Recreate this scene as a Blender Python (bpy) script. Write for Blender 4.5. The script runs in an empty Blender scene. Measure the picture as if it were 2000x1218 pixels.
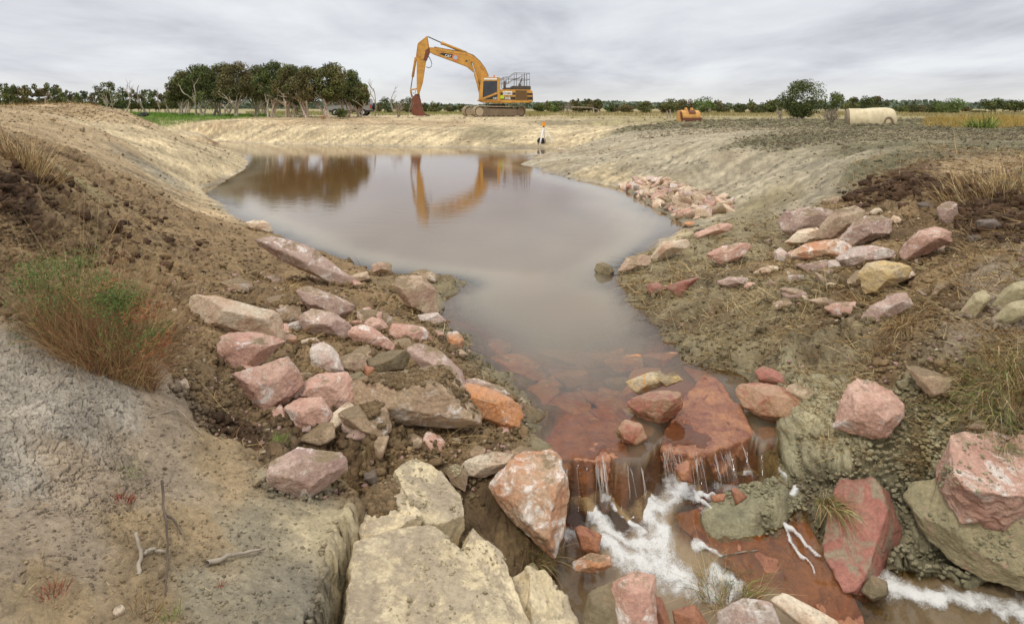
import bpy, bmesh, math, random
import numpy as np
from mathutils import Vector, Matrix

# ------------------------------------------------------------------ camera, sky, sun, exposure
scene = bpy.context.scene
EYE = 2.3            # eye height above the pond's water level (water is z = 0)
FP, HY = 1300.0, 211.0   # focal length and horizon row of the photograph, in its own pixels
cam_d = bpy.data.cameras.new("camera"); cam = bpy.data.objects.new("camera", cam_d)
scene.collection.objects.link(cam); scene.camera = cam
cam.location = (0, 0, EYE); cam.rotation_euler = (math.radians(90), 0, 0)
cam_d.sensor_width = 36; cam_d.lens = FP/2000*36
cam_d.shift_y = -(609-HY)/2000
cam_d.clip_start = 0.05; cam_d.clip_end = 9000
scene.view_settings.view_transform = 'Standard'; scene.view_settings.look = 'None'
scene.view_settings.exposure = 0.0; scene.view_settings.gamma = 1
scene.render.engine = 'CYCLES'
scene.cycles.max_bounces = 8; scene.cycles.transparent_max_bounces = 16
scene.cycles.diffuse_bounces = 3; scene.cycles.glossy_bounces = 3

SUN_EL, SUN_ROT = math.radians(52), math.radians(200)
def build_world():
    w = bpy.data.worlds.new("World"); scene.world = w; w.use_nodes = True
    nt = w.node_tree; N = nt.nodes; L = nt.links; N.clear()
    def nd(t, **k):
        n = N.new(t)
        for a, b in k.items(): setattr(n, a, b)
        return n
    def ma(op, a, b=None, clamp=False):
        n = nd('ShaderNodeMath', operation=op, use_clamp=clamp)
        for i, v in enumerate((a, b)):
            if v is None: continue
            if isinstance(v, (int, float)): n.inputs[i].default_value = v
            else: L.new(v, n.inputs[i])
        return n.outputs[0]
    sky = nd('ShaderNodeTexSky', sky_type='NISHITA', sun_disc=False, sun_elevation=SUN_EL, sun_rotation=SUN_ROT)
    tc = nd('ShaderNodeTexCoord'); sx = nd('ShaderNodeSeparateXYZ'); L.new(tc.outputs['Generated'], sx.inputs[0])
    z = ma('MAXIMUM', sx.outputs[2], 0.0)
    den = ma('ADD', z, 0.12)
    cx = ma('DIVIDE', sx.outputs[0], den); cy = ma('DIVIDE', sx.outputs[1], den)
    cb = nd('ShaderNodeCombineXYZ'); L.new(cx, cb.inputs[0]); L.new(cy, cb.inputs[1])
    def noise(scale, det, rough, sxy, off, dist=0.0):
        mp = nd('ShaderNodeMapping'); L.new(cb.outputs[0], mp.inputs[0])
        mp.inputs['Scale'].default_value = (sxy[0], sxy[1], 1); mp.inputs['Location'].default_value = off
        n = nd('ShaderNodeTexNoise'); L.new(mp.outputs[0], n.inputs['Vector'])
        n.inputs['Scale'].default_value = scale; n.inputs['Detail'].default_value = det
        n.inputs['Roughness'].default_value = rough; n.inputs['Distortion'].default_value = dist
        return n.outputs[0]
    n1 = noise(0.75, 5, 0.55, (1.0, .55), (3.1, 1.2, 0), .3)
    n2 = noise(2.6, 6, 0.6, (.8, .6), (0.3, 7.2, 0), .4)
    mix = ma('ADD', ma('MULTIPLY', n1, 0.80), ma('MULTIPLY', n2, 0.20))
    cr = nd('ShaderNodeValToRGB'); L.new(mix, cr.inputs[0])
    e = cr.color_ramp.elements
    e[0].position = .33; e[0].color = (.53, .54, .59, 1)
    e[1].position = .62; e[1].color = (.88, .90, .93, 1)
    m = e.new(.47); m.color = (.72, .74, .79, 1)
    # pale warm break in the cloud right at the horizon
    hz = nd('ShaderNodeMapRange'); L.new(sx.outputs[2], hz.inputs[0])
    hz.inputs[1].default_value = 0.0; hz.inputs[2].default_value = 0.05; hz.inputs[3].default_value = 0.75; hz.inputs[4].default_value = 0.0
    mh = nd('ShaderNodeMixRGB'); L.new(hz.outputs[0], mh.inputs[0]); L.new(cr.outputs[0], mh.inputs[1]); mh.inputs[2].default_value = (.84, .83, .78, 1)
    # overcast sky is brighter overhead
    up = nd('ShaderNodeMapRange'); L.new(sx.outputs[2], up.inputs[0])
    up.inputs[1].default_value = 0.2; up.inputs[2].default_value = 0.9; up.inputs[3].default_value = 1.0; up.inputs[4].default_value = ZEN
    vm = nd('ShaderNodeVectorMath', operation='SCALE'); L.new(mh.outputs[0], vm.inputs[0]); L.new(up.outputs[0], vm.inputs['Scale'])
    b1 = nd('ShaderNodeBackground'); L.new(sky.outputs[0], b1.inputs[0]); b1.inputs[1].default_value = 0.06
    b2 = nd('ShaderNodeBackground'); L.new(vm.outputs[0], b2.inputs[0]); b2.inputs[1].default_value = 1.0
    mx = nd('ShaderNodeMixShader'); mx.inputs[0].default_value = 0.93
    L.new(b1.outputs[0], mx.inputs[1]); L.new(b2.outputs[0], mx.inputs[2])
    o = nd('ShaderNodeOutputWorld'); L.new(mx.outputs[0], o.inputs[0])
ZEN = 2.1
build_world()
sl = bpy.data.lights.new("sun", 'SUN'); sl.energy = 1.35; sl.angle = math.radians(14); sl.color = (1, .95, .87)
sun = bpy.data.objects.new("sun", sl); scene.collection.objects.link(sun)
sun.rotation_euler = (math.radians(38), 0, math.radians(-25))   # high, from behind and left of the camera

# ------------------------------------------------------------------ helpers
RS = np.random.RandomState
def link(o, parent=None):
    scene.collection.objects.link(o)
    if parent is not None: o.parent = parent
    return o
def tag(o, label=None, cat=None, group=None, kind=None):
    if label: o['label'] = label
    if cat: o['category'] = cat
    if group: o['group'] = group
    if kind: o['kind'] = kind
    return o
def empty(name, loc, rz=0.0):
    o = bpy.data.objects.new(name, None); o.location = loc; o.rotation_euler = (0, 0, rz); o.empty_display_size = .2
    return link(o)
def np_mesh(name, V, F, mat, parent=None, smooth=True, cols=None, attrs=None, nv=None):
    """V (n,3); F (m,k) all faces with k corners"""
    me = bpy.data.meshes.new(name); V = np.asarray(V, np.float32); F = np.asarray(F, np.int32)
    k = F.shape[1]
    me.vertices.add(len(V)); me.vertices.foreach_set('co', V.ravel())
    me.loops.add(F.size); me.loops.foreach_set('vertex_index', F.ravel())
    me.polygons.add(len(F)); me.polygons.foreach_set('loop_start', np.arange(0, F.size, k, dtype=np.int32))
    me.polygons.foreach_set('loop_total', np.full(len(F), k, np.int32))
    if smooth: me.polygons.foreach_set('use_smooth', np.ones(len(F), bool))
    me.update(calc_edges=True)
    if cols is not None:
        a = me.attributes.new('Col', 'FLOAT_COLOR', 'POINT')
        c = np.ones((len(V), 4), np.float32); c[:, :3] = cols; a.data.foreach_set('color', c.ravel())
    for n_, v_ in (attrs or {}).items():
        a = me.attributes.new(n_, 'FLOAT', 'POINT'); a.data.foreach_set('value', np.asarray(v_, np.float32))
    me.materials.append(mat)
    return link(bpy.data.objects.new(name, me), parent)

def lin(r, g, b):
    f = lambda c: (c/255/12.92) if c/255 <= .04045 else ((c/255+.055)/1.055)**2.4
    return np.array([f(r), f(g), f(b)])

def _h(ix, iy, iz, s):
    h = (ix*374761393 + iy*668265263 + iz*2147483647 + s*1274126177) & 0xffffffff
    h = ((h ^ (h >> 13))*1274126177) & 0xffffffff
    h = ((h ^ (h >> 16))*2246822519) & 0xffffffff
    return h ^ (h >> 15)
def noise2(x, y, s=0):
    x = np.asarray(x, float); y = np.asarray(y, float)
    ix = np.floor(x).astype(np.int64); iy = np.floor(y).astype(np.int64); fx = x-ix; fy = y-iy
    u = fx*fx*fx*(fx*(fx*6-15)+10); v = fy*fy*fy*(fy*(fy*6-15)+10)
    def g(a, b):
        t = (_h(ix+a, iy+b, 0, s) & 0xffff)*(2*math.pi/65536)
        return np.cos(t)*(fx-a)+np.sin(t)*(fy-b)
    n0 = g(0, 0); n1 = g(1, 0); n2 = g(0, 1); n3 = g(1, 1)
    a = n0+(n1-n0)*u; b = n2+(n3-n2)*u
    return (a+(b-a)*v)*1.5
def noise3(x, y, z, s=0):
    ix, iy, iz = (np.floor(c).astype(np.int64) for c in (x, y, z)); fx = x-ix; fy = y-iy; fz = z-iz
    sm = lambda t: t*t*(3-2*t)
    u, v, w = sm(fx), sm(fy), sm(fz)
    def g(a, b, c): return (_h(ix+a, iy+b, iz+c, s) & 0xffff)/32768.0-1
    l = lambda a, b, t: a+(b-a)*t
    return l(l(l(g(0,0,0), g(1,0,0), u), l(g(0,1,0), g(1,1,0), u), v), l(l(g(0,0,1), g(1,0,1), u), l(g(0,1,1), g(1,1,1), u), v), w)
def fbm3(P, sc, s=0, octv=4, ro=.5):
    r = 0; a = 1
    for o in range(octv):
        r = r + a*noise3(P[:, 0]*sc, P[:, 1]*sc, P[:, 2]*sc, s+o*7); sc *= 2.03; a *= ro
    return r
def sstep(a, b, x):
    t = np.clip((x-a)/(b-a), 0, 1); return t*t*(3-2*t)

# ------------------------------------------------------------------ lie of the land
SAND, TAN, BRN, PEAT = lin(192,172,134), lin(174,150,114), lin(146,121,87), lin(88,66,47)
HEA = lin(120,112,84); NMU = lin(182,172,136)
MUD, GSL, GRN, CRU = lin(146,132,100), lin(166,153,126), lin(100,128,46), lin(182,170,151)
CLAY, PLN, BED, OBD = lin(218,199,158), lin(156,142,100), lin(128,92,56), lin(180,112,62)
GRY = lin(170,151,126)
CK = dict(S=SAND, T=TAN, B=BRN, K=PEAT, M=MUD, G=GSL, L=GRN, C=CRU, Y=CLAY, P=PLN, W=BED, O=OBD, D=GRY, H=HEA, N=NMU)
# (photo column, photo row or distance, height over water, soil, roughness)   rows are > 205
P_ = []
def p(px, py, h, c, r): d = (EYE-h)*FP/(py-HY); P_.append(((px-1000)/FP, d, h, c, r))
def q(px, d, h, c, r): P_.append(((px-1000)/FP, d, h, c, r))
# shoreline of the pond, height 0
for s in [(385,272,'S',.1),(420,278,'S',.1),(500,280,'S',.1),(600,282,'S',.1),(700,284,'S',.1),(800,287,'S',.1),(900,288,'S',.1),(1000,290,'M',.1),(1085,290,'S',.1),
          (1050,303,'G',.15),(1015,320,'G',.15),(1060,335,'G',.15),(1130,352,'S',.15),(1200,365,'S',.2),(1240,382,'M',.5),(1270,400,'M',.5),(1310,424,'M',.4),(1335,440,'G',.2),(1300,466,'S',.2),
          (1250,495,'M',.4),(1213,515,'M',.6),(1205,545,'M',.8),(1240,585,'M',.9),(1270,620,'M',.9),(1290,645,'M',.9),(1325,690,'M',.6),(1400,722,'M',.5),(1470,745,'M',.4),
          (450,293,'S',.1),(485,316,'S',.1),(480,328,'S',.1),(440,348,'S',.1),(395,366,'S',.15),(408,385,'S',.15),(440,407,'S',.15),(500,440,'T',.2),(560,470,'B',.4),(620,495,'B',.6),
          (700,520,'B',.6),(770,535,'B',.6),(850,540,'B',.7),(905,550,'M',.8),(885,575,'M',.8),(872,605,'M',.8),(905,650,'M',.7),(950,700,'M',.7),(1000,735,'M',.5),(1030,780,'M',.5),(1052,840,'M',.5),(1075,885,'M',.4)]:
    p(s[0], s[1], 0.0, s[2], s[3])
# pond bed
for px, d, h in [(430,43,-.1),(560,38,-.4),(800,36,-.5),(1000,34,-.4),(1060,33,-.2),(700,34,-.9),(900,30,-1.0),(600,30,-.6),(540,26,-.5),(600,22,-.8),(800,22,-1.1),(980,24,-.8),(480,20,-.3),
                 (520,16,-.3),(650,15,-.8),(850,15,-1.1),(1050,18,-.8),(1150,16,-.4),(700,11,-.45),(850,11,-.8),(1000,12,-.9),(1150,12,-.7),(1260,12.6,-.2),(760,9.7,-.15),(900,9.6,-.4),(1050,9.5,-.55),(1170,10,-.3),
                 (960,8.2,-.3),(1080,8,-.42),(1170,8,-.3),(940,7.3,-.16),(1050,7,-.3),(1180,7,-.3),(1020,6.2,-.16),(1120,6,-.22),(1240,6.2,-.16),(1100,5.4,-.12),(1200,5.4,-.14),(1330,5.6,-.1),
                 (1120,4.9,-.09),(1200,4.9,-.1),(1300,5.0,-.1)]:
    q(px, d, h, 'W' if d > 7.5 else 'O', .12)
# far side: sandy batter, pad the digger stands on, the plain
for a in [(450,47,.35,'S',.1),(600,45,.8,'S',.1),(700,44.5,.8,'S',.12),(850,43.5,.75,'S',.15),(950,43,.7,'M',.15),(1030,41,.35,'S',.15),(600,50,1.28,'T',.15),(700,50,1.2,'T',.15),(450,52,1.3,'S',.15),(850,50,1.15,'T',.2),(1000,50,1.1,'S',.2),
          (560,58,1.5,'T',.2),(700,60,1.45,'T',.2),(850,60,1.35,'S',.2),(1000,60,1.36,'S',.2),(800,68,1.41,'S',.15),(900,68,1.41,'S',.15),(1030,68,1.41,'S',.15),(700,72,1.45,'S',.2),(1150,66,1.42,'P',.2),
          (1100,45,.8,'S',.2),(1150,40,.75,'S',.2),(1100,52,1.14,'M',.2),(1200,50,1.25,'P',.2),(1250,38,1.2,'H',.6),(1180,35,.62,'G',.3),(1350,60,1.42,'P',.2),
          (1400,48,1.36,'H',.6),(1550,48,1.38,'H',.6),(1400,36,1.3,'H',1.),(1250,31,1.0,'G',.5),(1600,34,1.38,'H',1.),(1800,28,1.40,'H',1.),(2050,26,1.36,'H',1.),(2050,40,1.42,'P',.3),(1800,48,1.4,'H',.6),(1650,60,1.42,'P',.2),(2050,70,1.42,'P',.2),
          (2350,30,1.4,'H',.9),(2350,80,1.42,'P',.2)]: q(*a)
# green strip and gully on the left
for a in [(420,50,1.18,'T',.2),(330,45,.95,'S',.3),(300,48,1.2,'T',.2),(360,60,1.55,'L',.2),(450,62,1.5,'L',.2),(520,66,1.5,'L',.2),(270,62,1.68,'L',.2),(260,50,1.5,'L',.2),(390,80,1.55,'P',.2),(480,85,1.5,'P',.2),
          (250,85,1.7,'L',.2),(150,80,1.8,'P',.2),(0,80,1.8,'P',.2),(-300,80,1.7,'P',.2),(400,43.5,.55,'G',.4),(340,41,.62,'S',.3),(300,40,.75,'G',.3),(380,41,.3,'T',.2),(250,41,1.0,'T',.3)]: q(*a)
# left spoil bank running away to the spit
for a in [(0,22,2.28,'T',.6),(100,24,2.33,'T',.7),(170,25,2.38,'T',.7),(230,28,2.18,'T',.5),(60,27,2.36,'T',.6),(-150,23,2.3,'T',.6),(0,35,2.0,'P',.3),(120,37,1.9,'P',.3),(-300,35,2.1,'P',.3),(-300,20,2.3,'T',.6)]: q(*a)
for a in [(300,247,1.5,'S',.3),(400,283,.62,'S',.2),(450,303,.22,'S',.12),(300,300,.98,'S',.15),(350,320,.62,'S',.12),(200,258,1.66,'T',.4),(250,330,1.05,'T',.25),(420,330,.3,'S',.12),(330,350,.62,'G',.2),(370,380,.3,'T',.2),
          (100,242,1.92,'T',.6),(0,252,1.92,'T',.5),(50,295,1.78,'P',.4),(150,300,1.5,'T',.4),(400,415,.25,'T',.2),(250,275,1.32,'S',.3),(200,300,1.35,'T',.4),
          (130,290,1.62,'B',1.),(90,320,1.72,'B',1.),(0,350,1.75,'K',.9),(200,350,1.2,'B',1.),(300,385,.78,'B',1.),(0,450,1.45,'B',1.),(100,420,1.42,'B',1.),(200,450,1.12,'B',1.),(300,460,.82,'B',1.),(400,450,.42,'B',.9),(450,470,.25,'B',.6),
          (0,560,1.27,'B',.9),(150,560,1.12,'B',.9),(300,560,.86,'B',1.),(400,540,.58,'B',1.),(500,540,.35,'B',.8),(600,560,.22,'B',.8),(-250,400,1.75,'B',.9),(-250,700,1.3,'B',.7),(-250,1000,1.0,'C',.09),
          (350,640,.76,'B',1.),(450,620,.52,'B',.9),(600,640,.33,'B',.8),(750,600,.16,'B',.8),(820,640,.12,'B',.8),(500,740,.45,'B',.9),(600,740,.36,'B',.8),(750,740,.26,'B',.8),(880,720,.12,'B',.8),(400,760,.62,'B',1.),
          (450,840,.52,'K',1.),(560,880,.42,'B',1.),(620,840,.38,'B',.8),(750,860,.34,'B',.9),(850,870,.24,'B',1.),(950,870,.14,'B',1.),(1010,860,.05,'B',.8),(900,800,.16,'B',.8),(980,780,.05,'B',.7),
          (700,950,.34,'B',.9),(800,920,.3,'B',.9),(900,930,.22,'B',.9)]: p(*a)
# ledge at the photographer's feet
for a in [(0,740,1.02,'C',.07),(100,800,.95,'C',.07),(200,760,.9,'C',.09),(300,740,.8,'D',.07),(330,820,.72,'D',.2),(420,860,.56,'T',.2),(0,900,.9,'C',.07),(150,900,.82,'D',.07),(300,900,.68,'D',.22),(450,920,.54,'T',.15),(560,960,.45,'G',.1),
          (0,1050,.82,'D',.07),(150,1050,.74,'D',.07),(280,1050,.66,'T',.3),(400,1050,.56,'T',.25),(500,1050,.5,'G',.1),(620,1030,.44,'Y',.1),(100,1180,.72,'T',.4),(300,1180,.6,'T',.4),(450,1180,.54,'G',.15),(580,1150,.47,'G',.1),(600,1250,.46,'G',.1),
          (800,1050,.3,'B',.6),(900,1100,.22,'B',.6),(1000,1050,.05,'B',.6),(1000,1000,.05,'B',.7),(960,950,.1,'B',.8),(800,1250,.25,'B',.6),(1050,1150,-.15,'B',.6),(1080,1050,-.2,'B',.6),(1100,1218,-.42,'B',.6),
          (1060,960,-.02,'B',.6),(1000,1280,-.1,'B',.6)]: p(*a)
q(0,1.4,.75,'C',.3); q(800,1.4,.3,'C',.3); q(1200,1.6,-.4,'B',.3); q(-300,1.8,.9,'C',.3); q(1600,1.8,-.5,'M',.3); q(2300,2.0,-.2,'M',.3)
# stream bed below the lip
for a in [(1150,960,-.42,'O',.2),(1150,1100,-.55,'O',.3),(1250,1200,-.66,'W',.3),(1300,1000,-.5,'O',.2),(1400,1130,-.6,'O',.2),(1500,1200,-.68,'O',.2),(1700,1190,-.68,'W',.3),(1900,1200,-.66,'W',.3),(2050,1200,-.62,'W',.3),(1350,930,-.36,'O',.2)]: p(*a)
# right bank: clodded slope, tongue of mud, wet mud by the stream
for a in [(1300,330,.45,'G',.15),(1200,310,.45,'G',.15),(1150,300,.35,'G',.2),(1300,285,1.0,'G',.3),(1400,300,1.05,'G',.25),(1500,350,.68,'G',.15),(1400,360,.42,'G',.15),(1500,278,1.30,'H',.8),(1600,330,1.05,'G',.2),
          (1400,400,.22,'G',.15),(1330,385,.2,'M',.5),(1500,400,.35,'M',.3),(1600,380,.75,'G',.2),(1700,322,1.27,'H',1.),(1700,290,1.38,'H',1.),(1900,290,1.42,'H',1.),(2050,300,1.44,'H',1.),(2050,350,1.45,'H',1.),(1900,330,1.42,'T',.8),(2350,400,1.4,'M',.7),
          (1750,355,1.22,'K',1.),(1850,360,1.3,'K',1.),(1950,390,1.28,'K',1.),(2050,410,1.3,'T',.8),(1650,410,.78,'B',.9),(1750,420,.92,'B',1.),(1850,430,1.02,'B',1.),(1950,450,1.1,'K',1.),(2050,500,1.15,'D',.6),
          (1450,430,.25,'M',.5),(1380,460,.18,'M',.6),(1520,440,.48,'M',.8),(1420,500,.28,'M',.8),(1550,500,.5,'B',.9),(1700,500,.72,'B',.9),(1850,530,.88,'B',1.),(1300,520,.13,'M',.8),(1950,560,.98,'D',.6),(2050,650,.8,'D',.4),
          (1350,580,.2,'M',.9),(1500,600,.36,'M',.9),(1650,600,.56,'B',.9),(1780,640,.66,'B',.9),(1900,650,.78,'D',.5),(1400,660,.16,'M',.8),(1500,700,.2,'M',.8),(1600,700,.34,'M',.8),(1720,720,.48,'B',.9),(1850,720,.62,'B',.8),(1960,760,.58,'P',.5),
          (1600,770,.22,'N',.85),(1500,760,.08,'N',.7),(1700,800,.3,'N',.9),(1850,800,.4,'P',.6),(2000,830,.4,'B',.6),(1560,840,.06,'N',.9),(1700,880,.12,'N',.9),(1850,860,.24,'N',.9),(1950,860,.34,'M',.5),
          (1540,900,-.14,'N',.9),(1640,950,-.1,'N',.85),(1780,950,-.05,'N',.9),(1880,920,.10,'N',.85),(2050,900,.25,'M',.5),(1760,1060,-.22,'N',.9),(1880,1050,-.13,'N',.9),(2000,1050,-.11,'M',.6),(1780,1120,-.42,'N',.9),(1900,1120,-.37,'N',.9),(2050,1140,-.41,'N',.85),
          (1700,1050,-.36,'M',.6),(2300,1000,-.1,'M',.6),(2300,1200,-.5,'M',.6),(2300,700,.7,'M',.6)]: p(*a)
for px in (-600, 0, 500, 1000, 1500, 2000, 2600):
    for d, h in ((110,1.5),(300,1.45),(3500,1.4)): q(px, d, h, 'P', .1)
PU = np.array([a[0] for a in P_]); PW = np.log([a[1] for a in P_]); PH = np.array([a[2] for a in P_])
PC = np.array([CK[a[3]] for a in P_]); PR = np.array([a[4] for a in P_])
def _k(r2): return r2*np.log(r2+1e-9)
_n = len(P_)
_A = np.zeros((_n+3, _n+3)); _A[:_n, :_n] = _k((PU[:, None]-PU)**2+(PW[:, None]-PW)**2)+np.eye(_n)*2e-4
_A[:_n, _n] = 1; _A[:_n, _n+1] = PU; _A[:_n, _n+2] = PW; _A[_n:, :_n] = _A[:_n, _n:].T
TPS = np.linalg.solve(_A, np.concatenate([PH, np.zeros(3)]))
EDGE = np.array([(560,875),(640,905),(693,945),(664,1003),(640,1060),(628,1107),(622,1166),(606,1218),(600,1350)], float)
EW = np.log((EYE-.44)*FP/(EDGE[:, 1]-HY))[::-1]; EU = ((EDGE[:, 0]-1000)/FP)[::-1]
LIPX = np.array([(1040,4.42),(1090,4.38),(1230,4.36),(1280,4.5),(1300,4.55),(1480,4.62),(1520,4.66),(1600,4.6)])
def lip_d(u): return np.interp(u*FP+1000, LIPX[:, 0], LIPX[:, 1])+.05*np.sin(u*61)+.03*np.sin(u*143+1)
def stream_h(d): return -.2-np.clip(4.4-d, 0, 2.2)*.36
def chan(u, w):
    """1 inside the stream channel below the lip"""
    d = np.exp(w); px = u*FP+1000
    left = np.interp(d, [2.6,3.4,3.7,4.0,4.25,4.42], [1120,1120,1090,1100,1108,1095])
    right = np.interp(d, [2.6,3.3,3.75,3.85,4.0,4.2,4.5], [2400,2400,2100,1720,1600,1560,1500])
    m = sstep(-25, 12, px-left)*sstep(-12, 25, right-px)*sstep(0, .07, lip_d(u)-d)
    return m
def base_h(u, w):
    u = np.asarray(u, float); w = np.asarray(w, float); sh = u.shape; u = u.ravel(); w = w.ravel(); out = np.empty(len(u))
    for i in range(0, len(u), 40000):
        a = u[i:i+40000]; b = w[i:i+40000]
        out[i:i+40000] = _k((a[:, None]-PU)**2+(b[:, None]-PW)**2)@TPS[:_n]+TPS[_n]+TPS[_n+1]*a+TPS[_n+2]*b
    d = np.exp(w)
    out += (1.42-out)*sstep(95, 160, d)
    # the crack and the lower ground the clay blocks lie on
    ue = np.interp(w, EW, EU)+.010*noise2(w*30, w*0, 5)+.006*noise2(w*110, w*0, 6)
    m = sstep(0, .016, u-ue)*sstep(1.40, 1.30, w)*sstep(.11, .02, u)
    # (below the ledge)
    out -= m*(.26+.1*sstep(.0, .5, 1.3-w))
    c = chan(u, w); sh_ = stream_h(d)-.1
    out = out*(1-c)+np.minimum(out, sh_)*c
    # mud island in the stream
    px = u*FP+1000; r = np.hypot((px-1442)/122, (d-4.22)/.24)
    out += .36*sstep(1.15, .5, r)
    return out.reshape(sh)
def soil(u, w, x, y):
    u = u.ravel(); w = w.ravel()
    uu = u+.030*noise2(x*1.3, y*1.3, 31)/np.maximum(np.exp(w)*.15, 1)+.012*noise2(u*60, w*60, 33); ww = w+.03*noise2(u*20, w*20, 34)+.012*noise2(u*70, w*70, 35)
    C = np.empty((len(u), 3)); R = np.empty(len(u))
    for i in range(0, len(u), 40000):
        s = slice(i, i+40000)
        r2 = (uu[s, None]-PU)**2+((ww[s, None]-PW))**2+1e-6
        W = r2**-2.2; W /= W.sum(1)[:, None]
        C[s] = W@PC; R[s] = W@PR
    return C, R
def detail(x, y, z, d, R):
    """clods and lumps, in metres, along the surface normal"""
    px = d*.0015
    wx = x+.05*noise2(x*4, y*4, 51); wy = y+.05*noise2(x*4, y*4, 52)
    r = np.zeros_like(x)
    big = .06*noise2(x*.9, y*.9, 50)*np.clip(R*1.2, .15, 1)
    patch = .75+.6*noise2(x*1.6, y*1.6, 53)
    for k, (sc, am) in enumerate(((2.4, .06), (5.0, .058), (10, .050), (20, .034), (39, .021), (77, .012))):
        fade = sstep(.8, 2.5, (1/sc)/(px*1.6)); i = np.where(fade > .01)[0]
        X_, Y_, Z_ = wx[i]*sc+7*k, wy[i]*sc, z[i]*sc
        b = 1-np.exp(-5*np.abs(noise3(X_, Y_, Z_, 60+k))); g = noise3(X_*.6, Y_*.6+3, Z_*.6, 80+k)
        Rr = R[i]; gate = sstep(-.5, .25, g) if k > 1 else 1.0
        r[i] += am*fade[i]*(Rr**1.1*(b-.55)*1.25*gate*np.clip(patch[i], .3, 1.3)+.10*g)
    return r+big

def smat(name, rough=.95, vary=.3, bump=1.0, bscale=34, wet=False):
    m = bpy.data.materials.new(name); m.use_nodes = True; nt = m.node_tree; N = nt.nodes; L = nt.links
    b = N['Principled BSDF']; b.inputs['Roughness'].default_value = rough; b.inputs['Specular IOR Level'].default_value = .25
    at = N.new('ShaderNodeAttribute'); at.attribute_name = 'Col'
    geo = N.new('ShaderNodeNewGeometry')
    def nz(sc, det, ro):
        n = N.new('ShaderNodeTexNoise'); L.new(geo.outputs['Position'], n.inputs['Vector']); n.inputs['Scale'].default_value = sc
        n.inputs['Detail'].default_value = det; n.inputs['Roughness'].default_value = ro; return n
    n1 = nz(3.0, 9, .7); n2 = nz(26, 7, .75)
    mr = N.new('ShaderNodeMapRange'); L.new(n1.outputs[0], mr.inputs[0]); mr.inputs[1].default_value = .3; mr.inputs[2].default_value = .7
    mr.inputs[3].default_value = 1-vary; mr.inputs[4].default_value = 1+vary
    mr2 = N.new('ShaderNodeMapRange'); L.new(n2.outputs[0], mr2.inputs[0]); mr2.inputs[1].default_value = .3; mr2.inputs[2].default_value = .7
    mr2.inputs[3].default_value = 1-vary*1.1; mr2.inputs[4].default_value = 1+vary*1.1
    mm = N.new('ShaderNodeMath'); mm.operation = 'MULTIPLY'; L.new(mr.outputs[0], mm.inputs[0]); L.new(mr2.outputs[0], mm.inputs[1])
    vm = N.new('ShaderNodeVectorMath'); vm.operation = 'SCALE'; L.new(at.outputs['Color'], vm.inputs[0]); L.new(mm.outputs[0], vm.inputs['Scale'])
    L.new(vm.outputs[0], b.inputs['Base Color'])
    n3 = nz(bscale, 6, .75); bp = N.new('ShaderNodeBump'); bp.inputs['Strength'].default_value = bump; bp.inputs['Distance'].default_value = .03
    L.new(n3.outputs[0], bp.inputs['Height']); L.new(bp.outputs[0], b.inputs['Normal'])
    if wet:
        aw = N.new('ShaderNodeAttribute'); aw.attribute_name = 'wet'
        mw = N.new('ShaderNodeMapRange'); L.new(aw.outputs['Fac'], mw.inputs[0]); mw.inputs[3].default_value = rough; mw.inputs[4].default_value = .32
        L.new(mw.outputs[0], b.inputs['Roughness'])
    return m
M_SOIL = smat('soil', wet=True); M_CLOD = smat('clod', vary=.2)

def grid_axes():
    us = list(np.arange(-.84, .84, .0015)); l = np.geomspace(.004, .06, 40).cumsum(); l = l[l < .75]
    us = np.array(list(-.84-l[::-1])+us+list(.84+l))
    ws = [math.log(1.25)]
    while ws[-1] < math.log(3500):
        d = math.exp(ws[-1]); ws.append(ws[-1]+(min(.00075*d, .011) if d < 75 else .03))
    return us, np.array(ws)
US, WS = grid_axes()
U, Wg = np.meshgrid(US, WS)
BH = base_h(U, Wg); Dg = np.exp(Wg); X = U*Dg; Y = Dg
Cg, Rg = soil(U, Wg, X.ravel(), Y.ravel())
_ue = np.interp(Wg.ravel(), EW, EU); _b = sstep(-.012, .0, U.ravel()-_ue)*sstep(.09, .04, U.ravel()-_ue)*sstep(1.42, 1.35, Wg.ravel()); Rg = np.clip(Rg+.6*_b, 0, 1)

def grads(H):
    """unit normals of a surface H over the (u, ln d) grid"""
    hu = np.gradient(H, US, axis=1); hw = np.gradient(H, WS, axis=0)
    hx = hu/Dg; hy = (hw-hu*U)/Dg
    l = np.sqrt(hx*hx+hy*hy+1); return -hx/l, -hy/l, 1/l
NX, NY, NZ = grads(BH)
det = detail(X.ravel(), Y.ravel(), BH.ravel(), Dg.ravel(), Rg).reshape(U.shape)
# smooth ledge gets fine pits; the crusted corner gets shrinkage cracks
def worley(x, y, s):
    ix = np.floor(x).astype(np.int64); iy = np.floor(y).astype(np.int64); f1 = np.full(x.shape, 9.); f2 = np.full(x.shape, 9.)
    for a in (-1, 0, 1):
        for b in (-1, 0, 1):
            h = _h(ix+a, iy+b, 3, s); cx = ix+a+(h & 0xff)/255; cy = iy+b+((h >> 8) & 0xff)/255
            dd = np.hypot(x-cx, y-cy); f2 = np.where(dd < f1, f1, np.minimum(f2, dd)); f1 = np.minimum(f1, dd)
    return f1, f2
xf, yf = X.ravel(), Y.ravel(); df = Dg.ravel()
near = df < 4.3
crk = np.zeros(len(xf)); xx = xf[near]; yy = yf[near]
wx = xx+.05*noise2(xx*9, yy*9, 3); wy = yy+.05*noise2(xx*9, yy*9, 4)
f1, f2 = worley(wx*19, wy*19, 5); g1, g2 = worley(wx*44+5, wy*44, 6)
crust = sstep(-.47, -.60, xx/yy+.06*noise2(xx*3, yy*3, 8))*sstep(3.6, 3.2, yy)*sstep(2.35, 2.65, yy)
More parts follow.
